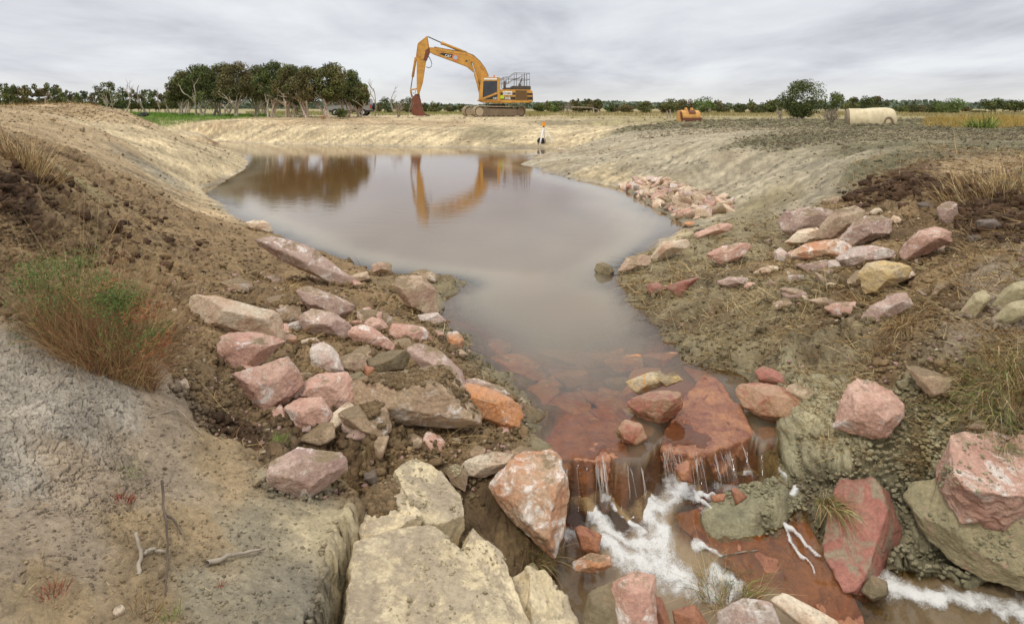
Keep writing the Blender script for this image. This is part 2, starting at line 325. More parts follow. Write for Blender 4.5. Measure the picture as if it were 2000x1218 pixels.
crk[near] = crust*(-.013*sstep(.09, .01, f2-f1)-.006*sstep(.16, .02, g2-g1)+.003*noise2(xx*16, yy*16, 9))
# long tyre and blade marks on the smoothed batters
mark = np.zeros(len(xf)); mm_ = (df > 9) & (df < 60)
ang = (xf*.42+yf*.9) ; mark[mm_] = .045*noise2((xf*.95-yf*.3)[mm_]*5, ang[mm_]*.3, 12)*(1-Rg[mm_])
DT = det+(crk+mark).reshape(U.shape)-(.015*Rg).reshape(U.shape)
nf = sstep(40, 20, Dg)
Z = BH+DT*(NZ*nf+1-nf); XD = X+DT*NX*nf; YD = Y+DT*NY*nf
# stains and speckle that belong to the soil itself
tone = 1+.20*noise2(xf*1.7, yf*1.7, 21)+.16*noise2(xf*7, yf*7, 22)+.14*Rg*noise2(xf*19, yf*19, 28)
dkp = sstep(.15, .55, noise2(xf*1.1+7, yf*1.1, 29)+.4*noise2(xf*5, yf*5, 27))*sstep(.5, .9, Rg)*.45; Cg = Cg*(1-dkp[:, None])+PEAT*1.05*dkp[:, None]
Cg = Cg*tone[:, None]
dk = sstep(.18, .5, noise2(xf*.9+40, yf*.9, 23))*sstep(4.2, 3.0, df)*(U.ravel() < -.3)
Cg = Cg*(1-.3*dk[:, None])+np.array([.20, .19, .185])*.3*dk[:, None]
far_str = (df > 20)*.22*noise2(U.ravel()*9, Wg.ravel()*45, 24); Cg = Cg*(1+far_str)[:, None]
smooth_ = sstep(.45, .2, Rg)*sstep(7, 11, df)*sstep(75, 50, df)
t1 = xf*.30+yf*.95; t2 = xf*.95-yf*.30; t3 = xf*.8+yf*.6; t4 = -xf*.6+yf*.8
sw = sstep(-.2, .2, U.ravel()); st1 = noise2(t2*3.2+.4*noise2(xf*.5, yf*.5, 72), t1*.22, 70); st2 = noise2(t4*4.5+.5*noise2(xf*.6, yf*.6, 73), t3*.30, 71)
st3 = noise2(t2*13+.5*noise2(xf, yf, 77), t1*.6, 78)*(1-sw)+noise2(t4*13+.5*noise2(xf, yf, 79), t3*.7, 80)*sw
stk = (st1*(1-sw)+st2*sw)*.36+.30*st3+.25*np.abs(st3)*(st1+st2)+.22*noise2(xf*.8, yf*.35, 74)+.16*noise2(xf*4, yf*4, 75); Cg = Cg*(1+smooth_*stk)[:, None]
grm = sstep(.12, .5, noise2(xf*.5+3, yf*.3, 76))*smooth_*.4; Cg = Cg*(1-grm[:, None])+lin(140,120,90)*grm[:, None]
peb = sstep(.45, .6, noise2(xf*26, yf*26, 25))*(df < 9)*.35*(Rg > .4)
Cg = Cg*(1-peb[:, None])+lin(170,150,105)*peb[:, None]
isl = (np.hypot((U*FP+1000-1442)/130, (Dg-4.22)/.30) < 1).ravel(); Cg[isl] = NMU*tone[isl, None]
wet = sstep(.10, .0, Z.ravel())*(df < 60)
Cg = Cg*(1-.25*wet[:, None]); Cg = np.clip(Cg, .01, .9)
nr, nc = U.shape
idx = np.arange(nr*nc).reshape(nr, nc)
quads = np.stack([idx[:-1, :-1], idx[:-1, 1:], idx[1:, 1:], idx[1:, :-1]], -1).reshape(-1, 4)
ground = np_mesh('ground', np.stack([XD, YD, Z], -1).reshape(-1, 3), quads, M_SOIL, cols=Cg, attrs={'wet': wet})
tag(ground, kind='structure')

# lookups used by everything that stands on the ground
def gz(x, y):
    x = np.atleast_1d(np.asarray(x, float)); y = np.atleast_1d(np.asarray(y, float))
    iu = np.clip(np.interp(x/y, US, np.arange(nc)), 0, nc-1.001); iw = np.clip(np.interp(np.log(y), WS, np.arange(nr)), 0, nr-1.001)
    a = iu.astype(int); b = iw.astype(int); fa = iu-a; fb = iw-b
    return (Z[b, a]*(1-fa)+Z[b, a+1]*fa)*(1-fb)+(Z[b+1, a]*(1-fa)+Z[b+1, a+1]*fa)*fb
def gcol(x, y):
    iu = np.clip(np.round(np.interp(x/y, US, np.arange(nc))).astype(int), 0, nc-1); iw = np.clip(np.round(np.interp(np.log(y), WS, np.arange(nr))).astype(int), 0, nr-1)
    return Cg.reshape(nr, nc, 3)[iw, iu], Rg.reshape(nr, nc)[iw, iu]
ROW = HY+(EYE-(BH))*FP/Dg      # photo row of every ground point
def hit(px, py, dmax=120):
    """distance of the first ground point seen at a photo position"""
    u = (px-1000)/FP; j = int(np.clip(np.searchsorted(US, u), 1, nc-1)); col = ROW[:, j]
    w = np.where((col <= py) & (Dg[:, j] < dmax))[0]
    return float(Dg[w[0], j]) if len(w) else dmax
def at(px, py, dmax=120):
    d = hit(px, py, dmax); x = (px-1000)/FP*d; return x, d, float(gz(x, d)[0])

# ------------------------------------------------------------------ water
def water_mat():
    m = bpy.data.materials.new('water'); m.use_nodes = True; nt = m.node_tree; N = nt.nodes; L = nt.links
    N.clear()
    out = N.new('ShaderNodeOutputMaterial'); geo = N.new('ShaderNodeNewGeometry')
    dep = N.new('ShaderNodeAttribute'); dep.attribute_name = 'murk'
    rip = N.new('ShaderNodeAttribute'); rip.attribute_name = 'rip'
    tr = N.new('ShaderNodeBsdfTransparent'); tr.inputs[0].default_value = (.80, .66, .46, 1)
    df = N.new('ShaderNodeBsdfDiffuse')
    pc = N.new('ShaderNodeAttribute'); pc.attribute_name = 'Col'; L.new(pc.outputs['Color'], df.inputs[0])
    gl = N.new('ShaderNodeBsdfGlossy'); gl.inputs['Roughness'].default_value = .03; gl.inputs[0].default_value = (.95, .95, .95, 1)
    def nz(scv, sc, det):
        mp = N.new('ShaderNodeMapping'); mp.inputs['Scale'].default_value = scv; L.new(geo.outputs['Position'], mp.inputs[0])
        n = N.new('ShaderNodeTexNoise'); L.new(mp.outputs[0], n.inputs['Vector']); n.inputs['Scale'].default_value = sc
        n.inputs['Detail'].default_value = det; return n
    a = nz((.7, 1.3, 1), 3.0, 5); c = nz((1, 1, 1), 22, 3)
    ad = N.new('ShaderNodeMath'); ad.operation = 'MULTIPLY_ADD'; L.new(c.outputs[0], ad.inputs[0]); ad.inputs[1].default_value = .25; L.new(a.outputs[0], ad.inputs[2])
    bp = N.new('ShaderNodeBump'); bp.inputs['Distance'].default_value = .01; L.new(rip.outputs['Fac'], bp.inputs['Strength']); L.new(ad.outputs[0], bp.inputs['Height'])
    L.new(bp.outputs[0], gl.inputs['Normal'])
    fr = N.new('ShaderNodeFresnel'); fr.inputs[0].default_value = 1.33; L.new(bp.outputs[0], fr.inputs['Normal'])
    m1 = N.new('ShaderNodeMixShader'); L.new(dep.outputs['Fac'], m1.inputs[0]); L.new(tr.outputs[0], m1.inputs[1]); L.new(df.outputs[0], m1.inputs[2])
    m2 = N.new('ShaderNodeMixShader'); L.new(fr.outputs[0], m2.inputs[0]); L.new(m1.outputs[0], m2.inputs[1]); L.new(gl.outputs[0], m2.inputs[2])
    L.new(m2.outputs[0], out.inputs[0]); return m
M_WATER = water_mat()
def build_water():
    us = np.arange(-.62, 1.2, .003); ws = [math.log(2.7)]
    while ws[-1] < math.log(54): ws.append(ws[-1]+min(.0022*math.exp(ws[-1]), .03))
    ws = np.array(ws); uu, ww = np.meshgrid(us, ws); d = np.exp(ww); x = uu*d
    ld = lip_d(uu)+.05*noise2(x*9, d*2, 7)
    wd = .15+.10*noise2(x*7, d*0, 77); t = sstep(0, wd, ld-d)**.8
    flow = sstep(7.2, 4.9, d)
    pond = .009*flow*noise2(x*6, d*2.6, 3)+.006*flow*noise2(x*15, d*7, 4)
    st = stream_h(d)+.022*noise2(x*6, d*6, 5)+.014*noise2(x*15, d*15, 6)+.008*noise2(x*31, d*31, 8)
    h = pond*(1-t)+st*t
    h += (.014*np.abs(noise2(x*24, d*2.5, 9))+.006*noise2(x*60, d*5, 19))*t*(1-sstep(.15, .35, ld-d))
    g = gz(x.ravel(), d.ravel()).reshape(x.shape)
    depth = np.clip(h-g, 0, 3)
    # turbid tea-coloured water: clear where shallow
    kk = np.where(d > ld, np.interp(d, [4.4, 6, 9, 14], [.9, 1.5, 3.2, 5.0]), 4.5)
    murk = np.clip(1-np.exp(-depth*kk)+.25*sstep(3.5, 9, d)*sstep(0, .3, depth), 0, 1)
    ppx = uu*FP+1000; ppy = HY+(EYE-h)*FP/d
    def disc(cx, cy, r): return sstep(1.15, .75, np.hypot(ppx-cx, (ppy-cy)*1.3)/r)
    wet_ = np.maximum.reduce([disc(1150,850,88), disc(1375,830,92)]+[disc(a, b, 78) for a, b in ((1385,1015),(1450,1040),(1510,1075),(1570,1120),(1625,1170),(1560,1020),(1480,1100),(1660,1210))])
    murk = murk*(1-.80*wet_)
    fallz = sstep(.0, .03, ld-d)*sstep(.34, .2, ld-d); murk = murk*(1-.85*fallz)
    cA = np.array([.15, .075, .028]); cB = np.array([.20, .145, .088]); cC = np.array([.36, .30, .20])
    f = sstep(.0, .6, depth)[..., None]; fd = sstep(22, 9, d)[..., None]
    col = (cC*(1-f)+cB*f)*fd+(1-fd)*(cC*(1-f)+cA*f)
    stc = sstep(0, .05, ld-d)[..., None]; col = col*(1-stc)+np.array([.33, .240, .138])*stc
    col = col*(1+.12*noise2(x*1.1, d*.6, 11))[..., None]
    rip = np.interp(d, [2, 4.3, 5, 7, 10, 20, 45], [.9, .9, .8, .45, .2, .18, .22])
    n0, n1 = x.shape; I = np.arange(n0*n1).reshape(n0, n1)
    Q = np.stack([I[:-1, :-1], I[:-1, 1:], I[1:, 1:], I[1:, :-1]], -1).reshape(-1, 4)
    ch = chan(uu, ww) > .0
    ok = (h-g > -.05) & ((d > ld-.12) & (uu > -.5) & (uu < .40) | ch)
    keep = ok.ravel()[Q].any(1); Q = Q[keep]
    used = np.unique(Q); rm = np.full(n0*n1, -1); rm[used] = np.arange(len(used)); Q = rm[Q]
    V = np.stack([x, d, h], -1).reshape(-1, 3)[used]
    o = np_mesh('water', V, Q, M_WATER, cols=col.reshape(-1, 3)[used], attrs={'murk': murk.ravel()[used], 'rip': rip.ravel()[used]})
    tag(o, kind='structure')
    # foam
    def seg(px, py, pts):
        best = np.full(px.shape, 1e9)
        for (a, b, r0), (c, e, r1) in zip(pts[:-1], pts[1:]):
            vx, vy = c-a, e-b; tt = np.clip(((px-a)*vx+(py-b)*vy)/(vx*vx+vy*vy), 0, 1)
            best = np.minimum(best, np.hypot(px-a-vx*tt, py-b-vy*tt)/(r0+(r1-r0)*tt))
        return best
    us = np.arange(.06, .84, .0018); ws = np.arange(math.log(3.2), math.log(4.75), .0018)
    uu, ww = np.meshgrid(us, ws); d = np.exp(ww); x = uu*d
    ld = lip_d(uu); hs = stream_h(d); g = gz(x.ravel(), d.ravel()).reshape(x.shape)
    px = uu*FP+1000; py = HY+(EYE-hs)*FP/d
    pxw = px+13*noise2(x*5, d*5, 41)+5*noise2(x*14, d*14, 42); pyw = py+13*noise2(x*5+9, d*5, 43)+5*noise2(x*14, d*14+5, 44)
    L_ = [[(1112,968,12),(1150,990,13),(1180,1030,12),(1230,1060,12),(1290,1075,20)], [(1140,935,10),(1180,955,9),(1215,1000,8),(1255,1050,8)],
          [(1330,955,22),(1290,985,24),(1262,1005,18),(1290,1060,24),(1290,1100,30),(1340,1140,30),(1390,1165,24)],
          [(1185,1062,18),(1220,1090,36),(1290,1110,40),(1330,1150,24)], [(1230,945,8),(1265,970,12),(1275,1000,8)],
          [(1445,885,5),(1500,898,8),(1545,920,8),(1568,955,7),(1522,985,5),(1530,1020,4),(1560,1045,5),(1600,1095,7)],
          [(1530,1010,2),(1548,1060,3),(1585,1130,3)], [(1700,1130,14),(1760,1155,20),(1850,1170,17),(1930,1185,14),(2020,1210,15)],
          [(1400,1120,18),(1440,1150,20),(1420,1180,14)],[(1355,955,5),(1390,1000,4),(1408,1035,4)],[(1365,960,4),(1430,990,4),(1470,1010,3)],
          [(1360,1065,9),(1410,1085,4)],[(1240,890,14),(1300,905,12),(1340,900,8),(1280,925,14)],[(1480,900,5),(1520,912,6),(1545,940,5)]]
    s = np.full(px.shape, 9.)
    for k in L_: s = np.minimum(s, seg(pxw, pyw, k))
    f = 1-s*.62+.22*noise2(x*11, d*5, 46)+.10*noise2(x*30, d*12, 45)
    # ragged white water where the fall lands
    f = np.maximum(f, .55*sstep(.30, .12, np.abs(ld-d-.14))*(.5+.9*noise2(x*8, d*8, 48))*((px > 1080) & (px < 1500)))
    v = np.clip((f-.10)/.75, 0, 1); hh = hs+.006+.012*v+.022*noise2(x*6, d*6, 5)+.014*noise2(x*15, d*15, 6)+.008*noise2(x*31, d*31, 8)
    ok = (f > .10) & (d < ld-.05)
    I = np.arange(x.size).reshape(x.shape); Q = np.stack([I[:-1, :-1], I[:-1, 1:], I[1:, 1:], I[1:, :-1]], -1).reshape(-1, 4)
    Q = Q[ok.ravel()[Q].all(1)]; used = np.unique(Q); rm = np.full(x.size, -1); rm[used] = np.arange(len(used))
    m = bpy.data.materials.new('foam'); m.use_nodes = True; nt = m.node_tree; N = nt.nodes; L = nt.links; b = N['Principled BSDF']
    b.inputs['Base Color'].default_value = (.70, .68, .62, 1); b.inputs['Roughness'].default_value = .5
    at_ = N.new('ShaderNodeAttribute'); at_.attribute_name = 'thick'; geo = N.new('ShaderNodeNewGeometry')
    vo = N.new('ShaderNodeTexVoronoi'); vo.inputs['Scale'].default_value = 110; L.new(geo.outputs['Position'], vo.inputs['Vector'])
    nz = N.new('ShaderNodeTexNoise'); nz.inputs['Scale'].default_value = 16; nz.inputs['Detail'].default_value = 7; L.new(geo.outputs['Position'], nz.inputs['Vector'])
    a1 = N.new('ShaderNodeMath'); a1.operation = 'MULTIPLY_ADD'; L.new(vo.outputs['Distance'], a1.inputs[0]); a1.inputs[1].default_value = .35; L.new(nz.outputs[0], a1.inputs[2])
    a2 = N.new('ShaderNodeMath'); a2.operation = 'SUBTRACT'; a2.inputs[0].default_value = 1.30; L.new(a1.outputs[0], a2.inputs[1])
    a3 = N.new('ShaderNodeMath'); a3.operation = 'ADD'; L.new(at_.outputs['Fac'], a3.inputs[0]); L.new(a2.outputs[0], a3.inputs[1])
    mr = N.new('ShaderNodeMapRange'); L.new(a3.outputs[0], mr.inputs[0]); mr.inputs[1].default_value = .88; mr.inputs[2].default_value = 1.62; mr.inputs[4].default_value = .88
    L.new(mr.outputs[0], b.inputs['Alpha'])
    bp = N.new('ShaderNodeBump'); bp.inputs['Strength'].default_value = .3; bp.inputs['Distance'].default_value = .004; L.new(vo.outputs['Distance'], bp.inputs['Height']); L.new(bp.outputs[0], b.inputs['Normal'])
    o = np_mesh('foam', np.stack([x, d, hh], -1).reshape(-1, 3)[used], rm[Q], m, attrs={'thick': v.ravel()[used]})
    tag(o, 'white bubbly foam in streaks on the water below the rock lip', 'foam', kind='stuff')
build_water()

def falls():
    rs = RS(31); PP = []; m = bpy.data.materials['foam'].copy(); m.name = 'falling_water'; b = m.node_tree.nodes['Principled BSDF']
    for l in list(b.inputs['Alpha'].links): m.node_tree.links.remove(l)
    b.inputs['Alpha'].default_value = .22
    V, F, k = [], [], 0
    for i in range(420):
        w0 = 0
        px = rs.choice([rs.uniform(1082, 1232), rs.uniform(1292, 1478), rs.uniform(1225, 1300)], p=[.42, .42, .16]); u = (px-1000)/FP; D0 = lip_d(u)-.03-rs.uniform(0, .05); x = u*D0
        if noise2(np.array([px*.045]), np.array([3.3]), 9)[0]+.5*noise2(np.array([px*.16]), np.array([1.3]), 10)[0] < rs.uniform(-.05, .6): continue
        h0 = rs.uniform(-.05, .012)-(rs.uniform() < .4)*rs.uniform(0, .08); h1 = max(stream_h(D0), h0-rs.uniform(.04, .22)); w = rs.uniform(.0008, .0045); dx = rs.normal(0, .012); n = 6; t = np.linspace(0, 1, n)
        X_ = x+dx*t+rs.normal(0, .002, n); Y_ = D0-.14*t-.03; Z_ = h0+(h1-h0)*t**1.15+.012
        ww = w*(1-.6*t)*rs.uniform(.4, 1.2, n); V.append(np.stack([np.stack([X_-ww, Y_, Z_], -1), np.stack([X_+ww, Y_-.002, Z_], -1)], 1).reshape(-1, 3))
        F.append(np.array([[2*j, 2*j+1, 2*j+3, 2*j+2] for j in range(n-1)])+k); k += 2*n
    V = np.concatenate(V); o = np_mesh('falling_water', V, np.concatenate(F), m, attrs={'thick': np.ones(len(V))}); tag(o, 'thin white threads of water falling over the red rock lip', 'water', kind='stuff')
falls()

# ------------------------------------------------------------------ rocks
def rmat(name, c1, c2, crust=None, crust_amt=.3, dirt=.35, rough=.85, scale=1.0, wetness=False, bump=.6, dirtc=None, veins=.0):
    m = bpy.data.materials.new(name); m.use_nodes = True; nt = m.node_tree; N = nt.nodes; L = nt.links
    b = N['Principled BSDF']; b.inputs['Roughness'].default_value = rough; b.inputs['Specular IOR Level'].default_value = .6 if wetness else .3
    tc = N.new('ShaderNodeTexCoord'); oi = N.new('ShaderNodeObjectInfo'); geo = N.new('ShaderNodeNewGeometry')
    ad = N.new('ShaderNodeVectorMath'); ad.operation = 'ADD'; L.new(geo.outputs['Position'], ad.inputs[0])
    ms = N.new('ShaderNodeMath'); ms.operation = 'MULTIPLY'; ms.inputs[1].default_value = 37; L.new(oi.outputs['Random'], ms.inputs[0]); L.new(ms.outputs[0], ad.inputs[1])
    def nz(sc, det=6, ro=.6, dist=0, src=None):
        n = N.new('ShaderNodeTexNoise'); L.new(src or ad.outputs[0], n.inputs['Vector']); n.inputs['Scale'].default_value = sc*scale
        n.inputs['Detail'].default_value = det; n.inputs['Roughness'].default_value = ro; n.inputs['Distortion'].default_value = dist; return n.outputs[0]
    def mrange(v, a, b_, c=0., d=1.):
        r = N.new('ShaderNodeMapRange'); L.new(v, r.inputs[0]); r.inputs[1].default_value = a; r.inputs[2].default_value = b_; r.inputs[3].default_value = c; r.inputs[4].default_value = d; return r.outputs[0]
    def mixc(f, a, b_):
        x = N.new('ShaderNodeMixRGB'); L.new(f, x.inputs[0])
        for i, v in ((1, a), (2, b_)):
            if isinstance(v, bpy.types.NodeSocket): L.new(v, x.inputs[i])
            else: x.inputs[i].default_value = (*v, 1)
        return x.outputs[0]
    col = mixc(mrange(nz(4, 7, .68, .4), .40, .62), c1, c2)
    if crust is not None: col = mixc(mrange(nz(6.5, 8, .72, .8), .70-crust_amt*.45, .76-crust_amt*.35), col, crust)
    if dirt > 0:
        sp = N.new('ShaderNodeSeparateXYZ'); L.new(geo.outputs['Normal'], sp.inputs[0])
        a = N.new('ShaderNodeMath'); a.operation = 'MULTIPLY_ADD'; L.new(sp.outputs[2], a.inputs[0]); a.inputs[1].default_value = .30; L.new(nz(5, 9, .75), a.inputs[2])
        col = mixc(mrange(a.outputs[0], .98-dirt*.55, 1.06-dirt*.5), col, tuple(dirtc if dirtc is not None else lin(140,120,92)))
    if name == 'clay':
        pa = N.new('ShaderNodeAttribute'); pa.attribute_name = 'patch'; col = mixc(mrange(pa.outputs['Fac'], 0, 1, 0, .75), col, tuple(lin(176,158,132)))
        col = mixc(mrange(nz(30, 5, .7), .62, .68, 0, .7), col, tuple(lin(140,120,92)))
    sp_ = nz(42, 6, .75)
    sc_ = N.new('ShaderNodeVectorMath'); sc_.operation = 'SCALE'; L.new(col, sc_.inputs[0]); L.new(mrange(sp_, .3, .7, .72, 1.28), sc_.inputs['Scale'])
    rv = N.new('ShaderNodeVectorMath'); rv.operation = 'SCALE'; L.new(sc_.outputs[0], rv.inputs[0]); L.new(mrange(oi.outputs['Random'], 0, 1, .88, 1.1), rv.inputs['Scale'])
    L.new(rv.outputs[0], b.inputs['Base Color'])
    bp = N.new('ShaderNodeBump'); bp.inputs['Strength'].default_value = bump; bp.inputs['Distance'].default_value = .022
    L.new(nz(28, 9, .72, .3), bp.inputs['Height']); L.new(bp.outputs[0], b.inputs['Normal'])
    return m
WHT = tuple(lin(226,214,200))
RM = {
 'p': rmat('pink_stone', lin(206,168,146), lin(186,142,122), WHT, .34, .36, bump=.9),
 'g': rmat('mauve_stone', lin(190,164,146), lin(166,136,122), WHT, .36, .46, bump=.9),
 'c': rmat('cream_stone', lin(216,198,170), lin(200,166,136), tuple(lin(196,142,96)), .2, .34, bump=.9),
 'o': rmat('orange_stone', lin(196,136,88), lin(190,152,126), WHT, .3, .35, bump=.9),
 't': rmat('tan_stone', lin(190,168,138), lin(176,144,122), WHT, .2, .48, bump=.9),
 'd': rmat('dusty_stone', lin(196,170,138), lin(178,150,122), WHT, .34, .66, bump=.9),
 'w': rmat('whitened_stone', lin(204,190,174), lin(192,156,138), WHT, .42, .34, bump=.9),
 'y': rmat('yellow_stone', lin(202,174,120), lin(190,172,142), tuple(lin(200,146,74)), .3, .40, bump=.9),
 'k': rmat('dark_stone', lin(116,104,92), lin(98,86,74), None, 0, .3),
 'r': rmat('wet_red_stone', lin(146,92,64), lin(178,122,82), tuple(lin(126,72,54)), .4, .0, rough=.3, wetness=True, bump=.8),
 'x': rmat('wet_brown_stone', lin(158,122,88), lin(176,136,104), tuple(lin(160,94,70)), .45, .0, rough=.28, wetness=True, bump=.8),
 's': rmat('red_slab_stone', lin(176,120,102), lin(160,104,88), tuple(lin(160,142,116)), .42, .30, rough=.55, bump=.9),
 'm': rmat('mud_coated_stone', lin(174,160,124), lin(158,148,114), tuple(lin(196,150,132)), .26, .2, bump=1.0),
 'l': rmat('clay', lin(226,207,168), lin(212,192,152), tuple(lin(158,142,116)), .30, .40, scale=.9, dirtc=lin(176,158,130), bump=.9),
 'u': rmat('greenish_stone', lin(140,126,96), lin(126,112,86), None, 0, .4, bump=.9),
 'b': rmat('orange_white_stone', lin(190,134,98), lin(186,156,126), WHT, .42, .36, bump=.9),
}
def sphere_dirs(n):
    """a quad sphere: directions and faces"""
    t = np.tan(np.linspace(-math.pi/4, math.pi/4, n+1)); a, b = np.meshgrid(t, t); o = np.ones_like(a)
    V = []; F = []; k = 0
    I = np.arange((n+1)**2).reshape(n+1, n+1); q_ = np.stack([I[:-1, :-1], I[:-1, 1:], I[1:, 1:], I[1:, :-1]], -1).reshape(-1, 4)
    for s, f in (((o, a, b), 1), ((-o, a, b), 0), ((a, o, b), 0), ((a, -o, b), 1), ((a, b, o), 1), ((a, b, -o), 0)):
        V.append(np.stack(s, -1).reshape(-1, 3)); F.append((q_ if f else q_[:, ::-1])+k); k += (n+1)**2
    V = np.concatenate(V); F = np.concatenate(F); V /= np.linalg.norm(V, axis=1)[:, None]
    key = np.round(V*1e5).astype(np.int64); _, first, inv = np.unique(key, axis=0, return_index=True, return_inverse=True)
    return V[first], inv.ravel()[F]
SPH = {n: sphere_dirs(n) for n in (4, 8, 16, 26, 44, 90)}
def polytope(planes, dirs, p_=22):
    """distance along each direction to the rounded intersection of half spaces n.x<d"""
    r = np.zeros(len(dirs))
    for n, d in planes:
        n = np.array(n, float); n /= np.linalg.norm(n); c = dirs@n
        r += np.clip(c/d, 1e-4, None)**p_
    return r**(-1/p_)
TABLE = []   # (name, label, category) of every stone, for checking
def stone(name, label, cat, P, mat, depth=None, thick=.55, up=.6, n=26, seed=None, sharp=70, rough=1.0, lift=0, group=None, tilt=(.15, .75)):
    """a boulder whose outline seen from the path is P (photo positions); real depth and distance come from the ground it lies on"""
    P = np.array(P, float); c = (P.max(0)+P.min(0))/2; P = c+(P-c)*1.14; py = P[:, 1].max()
    rs = RS(seed if seed is not None else int(c[0]*31+c[1]*17) % 99991)
    hgt = np.ptp(P[:, 1])
    if depth is None: depth = min(hit(c[0], min(py-.12*hgt, 1216)), hit(c[0], min(py-.3*hgt, 1216)))
    f = np.array([(c[0]-1000)/FP, 1, -(c[1]-HY)/FP]); O = np.array([0, 0, EYE])+f*(depth-lift); f /= np.linalg.norm(f)
    rt = np.cross(f, [0, 0, 1]); rt /= np.linalg.norm(rt); u_ = np.cross(rt, f)
    Q = []
    for x, y in P:
        r = np.array([(x-1000)/FP, 1, -(y-HY)/FP]); t = ((O-[0, 0, EYE])@f)/(r@f); w = np.array([0, 0, EYE])+r*t-O; Q.append((w@rt, w@u_))
    Q = np.array(Q); area = .5*abs(np.sum(Q[:, 0]*np.roll(Q[:, 1], 1)-Q[:, 1]*np.roll(Q[:, 0], 1)))
    ctr = Q.mean(0); cc = thick*math.sqrt(area)
    # convex outline, ordered
    ang = np.argsort(np.arctan2(*(Q-ctr).T[::-1])); Q = Q[ang]
    pl = []
    for i in range(len(Q)):
        a, b_ = Q[i], Q[(i+1) % len(Q)]; e = b_-a; ln = np.hypot(*e)
        if ln < 1e-6: continue
        nn = np.array([e[1], -e[0]])/ln; d = nn@(a-ctr)
        if d < .02*cc: d = .25*cc
        for s in (1, -1):
            tl = rs.uniform(*tilt); k = math.hypot(1, tl); pl.append(((nn[0]/k, nn[1]/k, s*tl/k), d/k))   # z axis here is towards the viewer
    # cap facets: one facing the sky, a few broken faces towards the viewer, and the back
    wu = np.array([rt[2], u_[2], -f[2]])
    pl.append((wu+rs.normal(0, .12, 3)+(0, 0, .25), cc*up*rs.uniform(.85, 1.1)))
    pl.append((np.array([rs.uniform(-.35, .35), -rs.uniform(.15, .5), 1.]), cc*rs.uniform(.6, .8)))
    pl.append((np.array([rs.choice([-1, 1])*rs.uniform(.5, .9), rs.uniform(-.2, .4), 1.]), cc*rs.uniform(.62, .8)))
    pl.append((np.array([rs.uniform(-.6, .6), rs.uniform(-.4, .4), 1.]), cc*rs.uniform(.8, .95)))
    for _ in range(5):
        v = rs.normal(0, 1, 3); v[2] = abs(v[2])+.25; v /= np.linalg.norm(v); ex_ = np.max((Q-ctr)@v[:2])  # reach of the outline that way
        pl.append((v, max(ex_*rs.uniform(.80, .98), .45*cc)+v[2]*cc*.28))
    pl.append((np.array([rs.uniform(-.3, .3), rs.uniform(-.3, .3), -1.]), cc)); pl.append(((.5, 0, -1.), cc)); pl.append(((-.5, .2, -1.), cc))
    D, F = SPH[n]; sc = np.array([max(np.ptp(Q[:, 0])/2, .6*cc), max(np.ptp(Q[:, 1])/2, .6*cc), cc]); D = D*sc; D = D/np.linalg.norm(D, axis=1)[:, None]
    r = polytope(pl, D, sharp); L_ = D*r[:, None]; S = math.sqrt(area)
    q0 = L_/S+seed_off(rs)
    nzv = .03*fbm3(q0, 2.0, 1, 3)+.055*np.abs(fbm3(q0, 3.4, 5, 5, .6))+.016*fbm3(q0, 13, 9, 4, .7)
    L_ = L_*(1+rough*(nzv-.03)[:, None])
    for ax_ in (0, 1):      # rounding shrinks it: bring the outline back to size
        lo, hi = Q[:, ax_].min()-ctr[ax_], Q[:, ax_].max()-ctr[ax_]; a0, a1 = L_[:, ax_].min(), L_[:, ax_].max()
        L_[:, ax_] = (L_[:, ax_]-a0)/(a1-a0)*(hi-lo)+lo
    W = O+rt*(L_[:, :1]+ctr[0])+u_*(L_[:, 1:2]+ctr[1])-f*L_[:, 2:3]
    org = np.array([W[:, 0].mean(), W[:, 1].mean(), W[:, 2].min()])
    o = np_mesh(name, W-org, F, RM[mat]); o.location = org
    tag(o, label, cat, group); return o
def seed_off(rs): return rs.uniform(-50, 50, 3)
